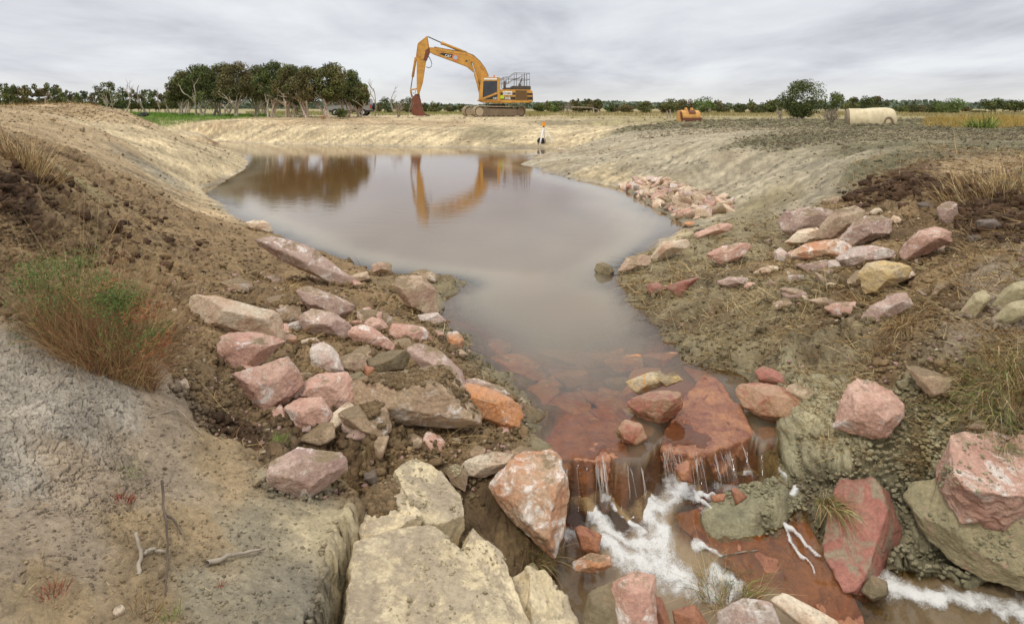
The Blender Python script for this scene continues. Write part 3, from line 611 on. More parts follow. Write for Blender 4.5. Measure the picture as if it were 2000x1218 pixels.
def slab(name, label, cat, pts, mat, thick, seed=1, group=None, n=90, sharp=80, rough=.6, tiltb=.12, plates=True, boulder=False):
    """a flat-topped block: pts are (photo column, photo row, height) of its top's corners"""
    rs = RS(seed); V = []
    for x, y, h in pts:
        d = (EYE-h)*FP/(y-HY); V.append(((x-1000)/FP*d, d, h))
    V = np.array(V); c = V.mean(0); u, s_, vt = np.linalg.svd(V-c); nrm = vt[2]*np.sign(vt[2][2])
    ax = np.cross(nrm, [0, 1, 0]); ax /= np.linalg.norm(ax); ay = np.cross(nrm, ax)*-1
    ay = np.cross(nrm, ax); Q = np.stack([(V-c)@ax, (V-c)@ay], -1); Q = Q[np.argsort(np.arctan2(Q[:, 1], Q[:, 0]))]
    pl = [((0, 0, 1), thick*.5), ((.05, .03, -1), thick*.5)]
    for i in range(len(Q)):
        a, b_ = Q[i], Q[(i+1) % len(Q)]; e = b_-a; nn = np.array([e[1], -e[0]])/np.hypot(*e); d = nn@a
        tl = rs.uniform(-.05, tiltb); k = math.hypot(1, tl); pl.append(((nn[0]/k, nn[1]/k, tl/k), (d+tl*thick*.5)/k))
    D, F = SPH[n]; D = D*np.array([np.ptp(Q[:, 0])/2, np.ptp(Q[:, 1])/2, thick*.5]); D /= np.linalg.norm(D, axis=1)[:, None]
    L_ = D*polytope(pl, D, sharp)[:, None]; S = math.sqrt(np.ptp(Q[:, 0])*np.ptp(Q[:, 1]))
    q0 = L_/S+seed_off(rs); q1 = L_+seed_off(rs)
    L_ = L_*(1+rough*.03*fbm3(q0, 3., 2, 4))[:, None]
    top = sstep(.5, .9, D[:, 2]/np.abs(D).max(1))
    L_[:, 2] += rough*(.014*fbm3(q1, 4, 3, 4)+.006*fbm3(q1, 25, 5, 3)); L_[:, :2] += rough*(.020*fbm3(q1, 8, 13, 5, .6)*(1-top))[:, None]
    patch = np.zeros(len(L_))
    if plates:
        pn_ = fbm3(q1, 5.5, 21, 5, .62); patch = sstep(.10, .16, pn_)*top
        c1 = np.abs(fbm3(q1, 3.2, 31, 3)); c2 = np.abs(fbm3(q1, 6.5, 37, 3)); crack = sstep(.05, .0, c1)*.012+sstep(.05, .0, c2)*.006
        L_[:, 2] += (.006*patch-crack*rough*1.2)*top
    W = c+ax*L_[:, :1]+ay*L_[:, 1:2]+nrm*(L_[:, 2:3]-thick*.5)
    org = np.array([c[0], c[1], W[:, 2].min()])
    at_ = dict(attrs={'patch': patch})
    if np.dot(np.cross(ax, ay), nrm) < 0: F = F[:, ::-1]
    o = np_mesh(name, W-org, F, RM[mat], **at_); o.location = org
    tag(o, label, cat, group); return o
# the photograph was read off in enlarged crops: (left, top, enlargement)
ZM = {'A': (350,430,2.707), 'F': (500,820,3.06), 'B': (900,680,2.263), 'C': (1400,680,2.263), 'R': (1180,330,2.439), 'Q': (1600,280,4.35)}
def zp(k, s):
    ox, oy, sc = ZM[k]; v = [float(t) for t in s.replace(',', ' ').split()]; return [(ox+v[i]/sc, oy+v[i+1]/sc) for i in range(0, len(v), 2)]
def rock(k, s, mat, label, name='boulder', **kw): return stone(name, label, {'boulder': 'boulder', 'rock': 'rock', 'clod': 'clod', 'pebble': 'pebble'}.get(name, 'rock'), zp(k, s), mat, **kw)

# left pile
rock('A','430 150 470 100 520 112 640 190 800 235 890 290 935 365 800 355 690 322 560 240 440 190','g','long mauve boulder streaked white, highest in the left pile', n=44, thick=.4)
rock('A','65 480 75 440 130 405 250 438 430 472 495 490 530 570 535 640 480 652 340 612 110 540','c','long cream boulder with an orange right end in the left pile', n=44, thick=.45)
rock('A','636 385 680 360 790 400 910 450 900 490 830 515 700 475 650 425','g','mauve wedge boulder just below the long white-streaked one', n=26)
rock('A','650 520 710 475 790 500 880 560 905 612 850 640 760 615 670 585','g','rounded brownish pink boulder in the middle row of the left pile')
rock('A','985 555 1020 515 1070 540 1122 600 1050 612 990 585','p','small pink upright stone behind the pointed pink shard', 'rock')
rock('A','905 620 920 575 960 558 1040 610 1135 675 1110 690 1000 670 930 650','p','pointed pink shard lying across the centre of the left pile','rock')
rock('A','1120 600 1140 552 1270 560 1330 640 1300 658 1160 640','p','dusty pink block on the water side of the pink shard','rock')
rock('A','950 490 990 475 1110 500 1130 560 1080 572 980 540','d','small earth-covered stone between the pink shards and the tan peak','rock', n=16)
rock('A','1145 370 1160 320 1210 300 1290 320 1350 380 1362 480 1300 490 1210 450','t','broad tan boulder with a peak beside the pale shallows')
rock('A','1020 245 1050 224 1117 235 1112 278 1030 282','t','small squarish tan stone at the edge of the pond','rock', n=16)
rock('A','1222 300 1240 275 1290 262 1350 290 1345 325 1250 328','d','low brown earthy stone by the mud at the pond edge','rock', n=16)
rock('A','1248 512 1300 498 1370 490 1402 530 1380 552 1290 542','w','small white and orange stone near the greenish mud','rock', n=16)
rock('A','1420 600 1470 592 1502 640 1480 700 1425 690','o','small orange-pink stone half sunk in the waterside mud','rock', n=16)
rock('A','218 680 235 630 270 608 340 612 430 650 540 715 530 745 430 768 315 800 285 830 245 760','p','large pale pink boulder on the left with a flat broken underside', n=44)
rock('A','300 822 470 765 570 735 622 800 638 860 560 955 455 1012 400 930','p','large pink boulder with a deep red side face below the cracked one', n=44, thick=.5)
rock('A','700 700 712 672 770 652 830 720 862 805 820 822 730 822','w','chalky white-topped stone beside a tuft of straw','rock')
rock('A','612 930 650 880 740 820 870 812 917 890 915 982 800 1008 690 975','p','big split pink boulder, pale on its right half', n=44)
rock('A','568 1005 640 950 750 965 797 1030 790 1092 700 1122 640 1112 600 1050','p','smooth salmon pink boulder at the foot of the left pile', n=26)
rock('A','848 745 900 710 970 708 988 790 950 806 870 800','t','small tan block with a pale face left of the olive block','rock', n=16)
rock('A','1008 745 1090 700 1190 690 1205 752 1160 792 1060 818 1025 798','u','dark olive block with an orange corner in the left pile','rock')
rock('A','1218 740 1240 665 1370 700 1470 780 1507 840 1500 892 1400 850 1300 775','g','long sloping mauve boulder above the big dusty one')
rock('A','908 960 950 880 1130 815 1300 785 1400 798 1480 900 1550 1010 1562 1072 1400 1082 1200 1062 1000 1020','d','biggest dusty brown boulder with a bare white patch on top', n=44, thick=.5)
rock('A','856 1030 940 988 1040 978 1090 1010 1107 1110 1050 1147 960 1122 880 1065','d','flat-faced grey-tan boulder below the split pink one')
rock('A','1500 905 1540 872 1700 918 1798 990 1802 1090 1700 1095 1590 1055 1520 980','o','orange and pink boulder standing at the water end of the left pile', n=44)
rock('A','888 825 960 803 987 830 970 872 905 872','u','small olive cobble under the tan block','rock', n=16)
rock('A','708 1130 760 1098 802 1110 780 1158 740 1166','p','small pink stone tucked under the salmon boulder','rock', n=16)
rock('A','798 1018 850 1045 882 1080 830 1092 790 1070','k','dark small stone wedged beside the salmon boulder','rock', n=16)
rock('A','520 660 545 620 612 603 617 650 570 692 525 690','o','bright orange stone below the cream boulder','rock', n=16)
rock('A','548 575 640 530 652 592 600 602','w','pale flat chip beside the end of the cream boulder','rock', n=16)
rock('A','2 862 36 838 52 888 10 912','c','angular buff chip alone on the soil left of the pile','rock', n=16)
rock('A','362 20 410 3 470 28 492 62 420 66 375 45','c','tan stone at the shore uphill of the long mauve boulder','rock', n=16)
rock('A','575 140 680 148 752 200 700 205 600 175','t','flat dusty stone beside the water above the long mauve boulder','rock', n=16)
rock('A','898 302 990 274 1002 312 930 332','t','low pinkish stone between the mauve boulder and the straw','rock', n=16)
rock('A','470 430 555 400 622 450 642 540 560 552 490 482','d','rounded earthy boulder to the right of the cream one')
rock('A','228 330 300 308 372 335 382 380 270 372','d','crumbly buff lump above the cream boulder','clod', n=16)
rock('A','1448 702 1490 683 1522 710 1490 732','t','small round stone by the mud at the right of the pile','rock', n=8)
rock('A','978 770 1030 788 1012 832 985 822','r','dark red stone hidden between the tan and olive blocks','rock', n=8)
rock('A','1518 842 1600 838 1700 880 1742 925 1650 912 1560 885','g','thin pinkish slab next to the outlet','rock', n=16)
rock('A','440 1010 500 985 560 1000 545 1040 470 1040','p','low pink fragment under the red-sided boulder','rock', n=16)
rock('F','90 372 112 262 200 205 255 210 340 168 420 190 515 258 522 332 400 402 310 466 220 442 100 412','g','lone large pink-grey boulder resting on the smooth clay ledge', n=44, thick=.6)
rock('F','650 322 690 298 748 322 738 386 692 388 652 362','k','dark grey cube-shaped stone above the cracked clay','rock', n=16)
rock('F','1140 320 1200 268 1262 340 1242 422 1180 384','d','rounded grey-brown boulder beside the cracked clay block')
rock('F','1238 265 1300 228 1400 194 1526 205 1480 282 1350 338 1262 320','c','flat cream stone with red blotches in front of the outlet','rock')
rock('F','1420 420 1500 345 1620 228 1740 206 1800 262 1846 450 1808 690 1768 790 1650 690 1500 540','b','tall orange boulder crusted white on its right edge beside the foam', n=44, thick=.5, rough=1.2)
rock('F','1522 200 1580 158 1642 180 1622 232 1550 236','d','round buff clod on the bank beside the rock lip','clod', n=16)
rock('F','1278 192 1320 153 1367 180 1342 222 1290 224','d','ball of dried earth above the flat cream stone','clod', n=16)
# clay blocks
slab('clay_block','cracked clay block left of the narrow fissure','clay block', [(680,1018,.33),(692,968,.33),(728,950,.33),(752,912,.34),(764,926,.34),(822,1006,.32),(778,1030,.32),(712,1042,.32)], 'l', .30, 3)
slab('clay_block','clay block right of the narrow fissure with a broken front','clay block', [(768,922,.34),(795,902,.33),(830,899,.33),(862,916,.30),(900,965,.26),(905,1010,.22),(868,1030,.22),(830,1008,.30)], 'l', .28, 4)
slab('clay_block','largest pale clay slab at the bottom centre','clay block', [(668,1285,.34),(676,1150,.34),(700,1050,.34),(772,1032,.34),(822,1010,.34),(850,1024,.33),(900,1068,.31),(940,1104,.30),(985,1165,.28),(1014,1215,.26),(1030,1285,.24)], 'l', .36, 5)
slab('clay_block','tall pointed clay shard leaning to the right of the big slab','clay block', [(898,1062,.14),(922,1030,.15),(938,984,.16),(962,1018,.12),(982,1078,.06),(1010,1110,.0),(1036,1170,-.06),(1040,1240,-.08),(1000,1240,.0),(955,1150,.08)], 'l', .3, 6)
slab('clay_block','broken brown clay lump at the bottom right of the slabs','clay block', [(1024,1106,-.02),(1068,1114,-.08),(1108,1180,-.2),(1134,1230,-.25),(1044,1240,-.1)], 'l', .24, 7, n=26, rough=1.3)
rock('F','888 292 938 248 1042 262 1044 330 930 356','l','flaky clay plate on top of the right clay block','clod', n=16, thick=.3)
rock('F','918 932 1060 848 1152 900 1132 962 1060 1002 950 1002','m','grey crusty flake lying on the big clay slab','clod', n=16, thick=.16, up=.9)
rock('F','1225 1000 1260 985 1340 1030 1300 1105 1245 1095','m','smaller grey flake low on the big clay slab','clod', n=16, thick=.16, up=.9)
rock('F','1605 872 1660 860 1700 920 1690 995 1620 950','l','brown clay lump jammed beside the pointed shard','clod', n=16)
# at and below the lip
slab('boulder','wide wet red slab the water slides over at the lip','boulder', [(1062,868,-.015),(1082,812,-.04),(1180,806,-.04),(1216,846,-.02),(1232,895,-.012),(1150,903,-.015),(1080,893,-.012)], 'r', .34, 41, n=44, plates=False, rough=1.0)
rock('B','750 245 860 190 960 214 967 270 882 337 800 302','x','grey-topped wet boulder parting the water above the lip', depth=4.95)
rock('B','700 362 730 320 790 330 817 400 770 432 720 412','x','small wet maroon stone between the two big red boulders','rock', depth=4.6, n=16)
slab('boulder','largest orange-red rock with water running down its front','boulder', [(1288,872,-.01),(1308,812,.02),(1352,752,.06),(1368,726,.08),(1410,742,.07),(1452,790,.05),(1474,846,.01),(1420,880,-.02),(1352,890,-.02)], 'r', .40, 42, n=44, plates=False, rough=1.6)
rock('B','948 540 1000 500 1022 590 972 582','r','small dark red stone at the left foot of the mud island','rock', n=16, depth=4.2)
rock('B','508 800 540 788 617 830 602 902 540 892','r','dark red stone in the foam right of the white-edged boulder','rock', n=16, depth=3.95)
rock('B','503 946 580 908 652 918 662 962 600 992 520 982','o','bright orange wet stone beside the foam','rock', n=16, depth=3.75)
rock('B','678 1042 770 998 852 1020 862 1240 690 1240','p','pinkish white upright boulder at the bottom edge beside the foam', n=26, depth=3.3)
rock('B','540 1240 570 1095 680 1040 700 1240','u','olive muddy boulder at the bottom edge left of the pink one', n=26, depth=3.32)
rock('B','853 1100 890 1108 930 1240 860 1240','r','dark red sliver at the bottom edge','rock', n=16, depth=3.4)
rock('B','943 1162 1030 1138 1095 1240 960 1240','r','dark red block at the bottom edge under the drift grass','rock', n=16, depth=3.4)
rock('B','738 152 880 102 905 162 792 198','y','yellowish submerged boulder above the grey-topped one', depth=5.3, n=16)
rock('B','878 132 940 108 977 140 912 168','y','small pale yellow stone just breaking the surface','rock', depth=5.2, n=16)
rock('B','1108 655 1168 645 1160 676 1120 680','r','thin red chip under the mud island','rock', n=8, depth=4.0)
rock('B','1198 628 1215 618 1262 658 1215 690','r','angular red chip at the front of the mud island','rock', n=8, depth=4.0)
for i, (s, m_, lb) in enumerate([('530 40 640 20 690 60 600 90','x','sunken brown stone furthest left in the shallow outlet'),('640 60 780 30 800 90 700 110','o','sunken flat orange stone in the middle of the outlet'),
        ('420 130 520 100 560 150 470 180','x','sunken dull stone near the left shore of the outlet'),('560 230 620 200 680 240 620 275','o','sunken orange stone above the wide red boulder'),
        ('800 40 930 20 960 75 860 95','x','sunken long stone near the right shore of the outlet'),('440 215 530 195 560 260 470 280','r','sunken dark red stone behind the wide red boulder'),
        ('940 60 1010 50 1040 90 980 110','o','sunken orange stone beside the tip of the largest red boulder'),('640 150 720 130 740 180 680 200','u','sunken olive stone at the centre of the outlet')]):
    P = zp('B', s); py = max(t[1] for t in P); stone('rock', lb, 'rock', P, m_, depth=(EYE+.15)*FP/(py-HY), thick=.35, n=16)
rock('C','98 205 112 165 212 164 340 210 382 240 370 292 310 347 222 322 150 270','x','brown-topped boulder with a wet red side right of the largest red one', n=26)
rock('C','312 192 350 164 432 180 437 220 400 252 362 218','t','small tan stone beside the brown-topped boulder','rock', n=16)
rock('C','180 112 215 84 250 108 362 150 300 176 192 146','s','reddish tan stone upstream of the brown-topped boulder','rock', n=16)
rock('C','163 442 190 368 232 354 257 400 242 452 200 467','r','shiny red-orange wet stone at the start of the right foam trail','rock', n=16)
rock('C','528 345 575 230 620 143 690 155 812 270 802 312 742 382 690 387 600 366','p','isolated salmon boulder standing in the mud of the right bank', n=44)
slab('boulder','broad flat pink slab at the right edge','boulder', [(1858,850,.37),(1900,842,.38),(2080,834,.39),(2080,962,.20),(1990,975,.19),(1900,958,.21),(1862,920,.26)], 'p', .28, 45, n=44, plates=False, rough=1.1)
rock('C','915 622 1050 550 1175 575 1160 640 1000 657','p','pink rock shelf below the broad flat slab','rock', n=26)
rock('C','860 700 900 632 1100 640 1420 600 1420 1040 1300 1040 1100 960 960 850','m','huge boulder coated in greenish mud at the bottom right', n=44, thick=.45, depth=3.85)
slab('boulder','steep red slab standing right of the foam trail','boulder', [(1636,928,-.06),(1718,934,.0),(1734,990,-.08),(1727,1030,-.14),(1700,1100,-.29),(1683,1150,-.38),(1655,1158,-.42),(1615,1108,-.37),(1592,1045,-.28),(1625,970,-.14)], 's', .24, 44, n=44, plates=False, rough=1.1)
slab('boulder','largest sloping brown-red slab with water sheeting over it','boulder', [(1318,1002,-.275),(1400,982,-.262),(1545,984,-.262),(1585,1030,-.305),(1636,1110,-.39),(1688,1190,-.475),(1692,1260,-.535),(1600,1260,-.535),(1500,1172,-.448),(1400,1116,-.398),(1340,1062,-.342)], 'r', .24, 43, n=90, plates=False, rough=.8)
rock('C','645 1070 690 1008 752 1040 748 1092 690 1112','u','round olive stone in the bottom right foam','rock', n=16, depth=3.7)
rock('C','15 1240 25 1170 120 1118 232 1128 275 1240','w','pale rounded stone at the bottom edge left of the cream one', n=16, depth=3.35)
rock('C','258 1120 310 1090 420 1150 550 1240 380 1240','c','long cream stone at the bottom edge under the brown-red slab', n=16, depth=3.35)
rock('C','1095 352 1180 313 1222 340 1202 372 1110 374','t','buff stone under the overhanging grass at right','rock', n=16)
rock('C','848 92 900 88 1042 155 940 207 890 160','d','buff earthy wedge above the mud at right','rock', n=16)
rock('C','530 240 565 233 568 270 537 274','d','small round clod left of the salmon boulder','clod', n=8)
# right bank
rock('R','845 262 880 225 1000 208 1112 195 1110 240 1050 282 900 312 880 300','g','dusty mauve boulder at the left top of the right heap')
rock('R','1018 332 1040 280 1110 218 1212 184 1232 240 1150 312 1100 342','t','tall leaning tan boulder at the top of the right heap', n=44)
rock('R','1120 352 1200 270 1290 230 1357 260 1352 312 1180 372','g','grey boulder with a white streak right of the leaning tan one', n=44)
rock('R','868 352 940 292 1012 283 1022 320 982 356 900 360','c','small cream rock under the dusty mauve boulder','rock')
rock('R','893 402 960 364 1090 338 1170 370 1130 422 1000 442 910 428','b','orange-tan boulder in the centre of the right heap', n=44)
rock('R','1118 425 1180 384 1260 368 1372 400 1290 442 1180 472','w','pinkish boulder with broken white bands in the right heap', n=44)
rock('R','945 462 1060 434 1072 480 1040 492 960 482','g','small mauve rock below the orange-tan boulder','rock', n=16)
rock('R','1070 440 1118 432 1130 470 1100 494 1072 482','w','small pale rock touching the small mauve one','rock', n=16)
rock('R','1418 405 1520 318 1570 283 1632 305 1645 362 1560 400 1470 430','p','large pink boulder apart from the heap, towards the right', n=44)
rock('R','1225 505 1260 465 1350 445 1452 490 1432 522 1340 570 1252 588','y','mottled yellow boulder at the bottom of the right heap', n=44)
rock('R','1590 205 1630 158 1676 175 1682 250 1642 278 1602 242','g','upright pinkish stone near the dark peat','rock')
rock('R','1360 252 1380 224 1452 240 1432 262 1380 268','c','small cream-pink stone uphill of the large pink boulder','rock', n=16)
rock('R','1268 208 1310 188 1327 210 1290 227','c','tiny pale stone above the white-streaked boulder','rock', n=8)
rock('R','500 405 560 375 622 363 692 360 682 386 622 432 560 452 520 432','p','flat deep pink stone alone in the middle of the right bank')
rock('R','718 492 780 460 842 470 822 502 740 507','c','pale flat stone below the whitish lump','rock', n=16)
rock('R','548 542 600 514 682 520 662 552 600 567','g','half-buried pinkish stone in dry grass on the right bank','rock', n=16)
rock('R','668 560 690 540 722 545 715 570 680 574','p','tiny pink stone beside the half-buried one','rock', n=8)
rock('R','438 312 520 283 602 265 602 297 520 322 460 337','p','long pink slab above the right shore','rock', n=16)
rock('R','75 482 110 430 212 414 217 452 150 482 92 492','t','tan rock at the waterline of the right bank', n=26)
rock('R','228 422 280 350 362 338 402 370 300 412 260 432','c','pinkish tan rock just above the right waterline', n=26)
rock('R','1058 662 1110 640 1200 638 1237 682 1182 702 1100 702','p','rounded pink stone below the yellow boulder','rock')
rock('R','978 627 1060 613 1082 640 1030 657','t','thin tan stone left of the rounded pink one','rock', n=16)
rock('R','1225 742 1232 700 1400 655 1442 598 1458 622 1430 702 1330 722','g','angled mauve slab at the head of the grass tuft', n=26)
rock('R','810 402 840 378 872 410 862 447 820 452','w','whitish round lump left of the orange-tan boulder','rock', n=16)
rock('R','380 262 400 250 430 258 430 278 400 282','o','bright orange stone at the end of the rubble','rock', n=8)
rock('R','440 292 465 282 482 290 478 302 448 304','k','small dark stone behind the long pink slab','rock', n=8)
rock('R','808 642 880 618 892 650 832 667','d','low dusty stone in the right bank mud','rock', n=8)
rock('R','1545 640 1600 545 1622 562 1600 620','d','thin upright earthy slab right of the yellow boulder','rock', n=16)
rock('R','1700 690 1780 600 1832 588 1832 642 1762 712','m','pale grey slab, first of three on the right edge', n=16)
rock('R','1850 660 1900 600 1990 540 2020 560 1940 642 1880 682','m','pale grey slab, uppermost of three on the right edge', n=16)
rock('R','1850 725 1990 630 2040 700 1920 745','m','pale grey slab, lowest of three on the right edge', n=16)
rock('R','1780 255 1850 240 1892 280 1842 312 1790 292','k','slate grey clod in the dark peat at right','clod', n=16)
rock('R','1730 330 1790 318 1800 345 1750 362','k','lower slate grey clod under the peat','clod', n=16)
rock('R','1195 555 1265 540 1292 592 1230 602','t','brown-red stone in the mud close to the right shore','rock', n=16) if False else None
rock('R','205 560 262 543 292 590 230 604','s','brown-red stone in the mud close to the right shore','rock', n=16)
rock('R','-42 480 -30 452 0 448 30 462 44 488 20 510 -20 514','u','muddy lump standing alone in the pond off the right shore','clod', n=16, depth=9.3, thick=.7)
rock('R','300 560 380 540 440 520 360 610','s','long reddish half-buried stone near the right shore','rock', n=16)
rock('R','1195 1018 1240 1005 1275 1024 1230 1060','p','small pink stone at the top of the mud above the salmon boulder','rock', n=8) if False else None
rock('R','1040 150 1100 132 1130 160 1060 172','t','thin grey stone on the smooth slope above the right heap','rock', n=8)
rock('Q','830 520 900 500 975 550 950 600 880 590','k','black peat clod left of the upright pinkish stone','clod', n=16)
# the pale rubble spilled down to the water on the right shore
rs = RS(77)
proto = []
for k in range(6):
    D, F = SPH[8]; pl = [(rs.normal(0, 1, 3), rs.uniform(.55, 1)) for _ in range(11)]+[((1,0,0),1.3),((-1,0,0),1.3),((0,1,0),1),((0,-1,0),1),((0,0,1),.6),((0,0,-1),.6)]
    V = D*polytope(pl, D, 24)[:, None]*(1+.05*fbm3(D+k*9, 3, k, 3))[:, None]; proto.append((V, F))
def rubble(name, lab, grp, cat, npts, inside, mats, size, seed):
    rs = RS(seed); me = {}; k = 0; tries = 0
    while k < npts and tries < 9000:
        tries += 1; px, py = inside(rs)
        if px is None: continue
        x, y, z = at(px, py)
        if z < -.04: continue
        i = rs.randint(6); m_ = mats[rs.randint(len(mats))]
        if (i, m_) not in me:
            o = np_mesh(name, proto[i][0], proto[i][1], RM[m_]); me[(i, m_)] = o.data
        else: o = link(bpy.data.objects.new(name, me[(i, m_)]))
        s = size*min(rs.lognormal(0, .38), 1.6); o.scale = (s*1.15, s*.9, s*.8); o.rotation_euler = tuple(rs.uniform(-.6, .6, 2))+(rs.uniform(0, 6.28),)
        o.location = (x, y, z+s*.18); tag(o, lab, cat, grp); k += 1
def in_poly(P):
    P = np.array(P, float)
    def f(rs):
        px = rs.uniform(P[:, 0].min(), P[:, 0].max()); py = rs.uniform(P[:, 1].min(), P[:, 1].max()); c = False; j = len(P)-1
        for i in range(len(P)):
            if (P[i, 1] > py) != (P[j, 1] > py) and px < (P[j, 0]-P[i, 0])*(py-P[i, 1])/(P[j, 1]-P[i, 1])+P[i, 0]: c = not c
            j = i
        return (px, py) if c else (None, None)
    return f
rubble('rubble_stone', 'fist-sized pale pink and cream stone in the rubble strip on the right shore', 'pale rubble stones on the right shore', 'stone', 190,
       in_poly([(1212,362),(1245,352),(1300,353),(1345,372),(1395,384),(1432,402),(1428,412),(1390,420),(1352,432),(1325,425),(1290,405),(1262,392)]), 'ccptwcgt', .115, 5)

rubble('wedged_stone', 'small angular pinkish stone wedged between the boulders of the left pile', 'small stones wedged in the left pile', 'stone', 64,
       in_poly([(420,560),(560,520),(700,540),(860,600),(920,720),(1010,840),(900,870),(640,880),(560,850),(470,720)]), 'pgtpgdcp', .055, 15)
rubble('heap_stone', 'small angular stone wedged between the boulders of the right heap', 'small stones wedged in the right heap', 'stone', 34,
       in_poly([(1500,420),(1700,405),(1800,450),(1860,500),(1780,640),(1640,620),(1480,560)]), 'gctgtd', .06, 16)
rs = RS(88)
for k in range(34):
    px = rs.uniform(965, 1400); py = rs.uniform(655, 850); lo = np.interp(py, [655, 740, 850], [925, 1000, 1075])
    if px < lo+20: px = lo+rs.uniform(20, 200)
    if px > 1280 and py > 760: px -= 150
    d = (EYE+.12)*FP/(py-HY); x = (px-1000)/FP*d; i = rs.randint(6); o = np_mesh('sunken_stone', proto[i][0], proto[i][1], RM['oxrxoxt'[rs.randint(7)]]); s_ = rs.uniform(.10, .22)
    o.scale = (s_*1.2, s_*.85, s_*.42); o.rotation_euler = (0, 0, rs.uniform(0, 6.28)); o.location = (x, d, min(float(gz(x, d)[0])+s_*.12, -s_*.38)); tag(o, 'brown or orange stone lying under the shallow water of the outlet', 'stone', 'stones under the shallow outlet')
def crumbs_on(names, n, size, col, seed, label, minz=.45, band=1.):
    """crumbs of soil resting on the upward faces of certain rocks"""
    rs = RS(seed); P_s = []
    for o in names:
        me = o.data; V = np.empty(len(me.vertices)*3, np.float32); me.vertices.foreach_get('co', V); V = V.reshape(-1, 3); Nn = np.empty(len(V)*3, np.float32); me.vertex_normals.foreach_get('vector', Nn); Nn = Nn.reshape(-1, 3)
        W = V+np.array(o.location); q_ = fbm3(W, 6., seed, 3); k = np.where((Nn[:, 2] > minz) & (q_ > .0))[0]
        if len(k): P_s.append(W[rs.choice(k, n)]+rs.normal(0, .006, (n, 3))*[1, 1, .2])
    P = np.concatenate(P_s); m = len(P); D, F = sphere_dirs(2); nv = len(D); s_ = size*np.minimum(rs.lognormal(0, .6, m), 3.2)
    sc = np.stack([rs.uniform(.8, 1.3, m), rs.uniform(.7, 1.2, m), rs.uniform(.5, .85, m)], -1)*s_[:, None]; V = D[None]*(1+rs.uniform(-.32, .32, (m, nv)))[..., None]*sc[:, None]+P[:, None]
    C = np.array(col)*rs.uniform(.65, 1.15, (m, 1)); FF = (F[None]+(np.arange(m)*nv)[:, None, None]).reshape(-1, 4)
    tag(np_mesh('loose_soil', V.reshape(-1, 3), FF, M_CLOD, smooth=False, cols=np.repeat(C, nv, 0)), label, 'soil', kind='stuff')
def by(*frag): return [o for o in scene.objects if any(f in str(o.get('label', '')) for f in frag)]
crumbs_on(by('biggest dusty brown', 'rounded earthy boulder', 'small earth-covered', 'flat-faced grey-tan', 'cracked clay', 'rounded grey-brown'), 900, .007, BRN, 3, 'soil crumbs lying on the dusty boulders of the left pile', minz=.62)
crumbs_on(by('clay block', 'pale clay slab', 'clay shard'), 260, .003, CLAY*.8, 4, 'grit on the clay blocks')
crumbs_on(by('huge boulder coated', 'broad flat pink slab'), 600, .0045, NMU, 5, 'mud crumbs on the big right-hand boulders', minz=.2)

def base_soil():
    """earth heaped against the feet of the boulders"""
    rs = RS(61); PS = []
    for o in [o for o in scene.objects if o.type == 'MESH' and o.name.split('.')[0] in ('boulder', 'rock', 'wedged_stone', 'heap_stone')]:
        if 'wet' in o['label'] or 'sunken' in o['label'] or 'foam' in o['label'] or 'red' in o['label'].split(): continue
        me = o.data; V = np.empty(len(me.vertices)*3, np.float32); me.vertices.foreach_get('co', V); M = np.array(o.matrix_basis); W = V.reshape(-1, 3)@M[:3, :3].T+M[:3, 3]
        g = gz(W[:, 0], W[:, 1]); k = np.where((np.abs(W[:, 2]-g) < .035) & (g > .01))[0]
        if len(k) < 4: continue
        size = np.ptp(W[:, 0])+np.ptp(W[:, 1]); n = int(min(260, 60+150*size)); i = rs.choice(k, n); c = W.mean(0); out = W[i]-c; out[:, 2] = 0; out /= np.linalg.norm(out, axis=1)[:, None]+1e-6
        Q_ = W[i]+out*np.abs(rs.normal(0, .028, (n, 1))); Q_[:, 2] = gz(Q_[:, 0], Q_[:, 1])+rs.uniform(0, .025, n); PS.append(Q_)
    P = np.concatenate(PS); m = len(P); D, F = SPH[4] if False else sphere_dirs(2); nv = len(D); c, r = gcol(P[:, 0], P[:, 1])
    s_ = .0095*np.minimum(rs.lognormal(0, .55, m), 2.8)*(.7+.06*P[:, 1]); V = D[None]*(1+rs.uniform(-.34, .34, (m, nv)))[..., None]*s_[:, None, None]*rs.uniform(.7, 1.3, (m, 1, 3))+P[:, None]
    tag(np_mesh('banked_soil', V.reshape(-1, 3), (F[None]+(np.arange(m)*nv)[:, None, None]).reshape(-1, 4), M_CLOD, smooth=False, cols=np.repeat(c*rs.uniform(.65, 1.1, (m, 1)), nv, 0)), 'loose earth heaped against the feet of the boulders', 'soil', kind='stuff')
base_soil()

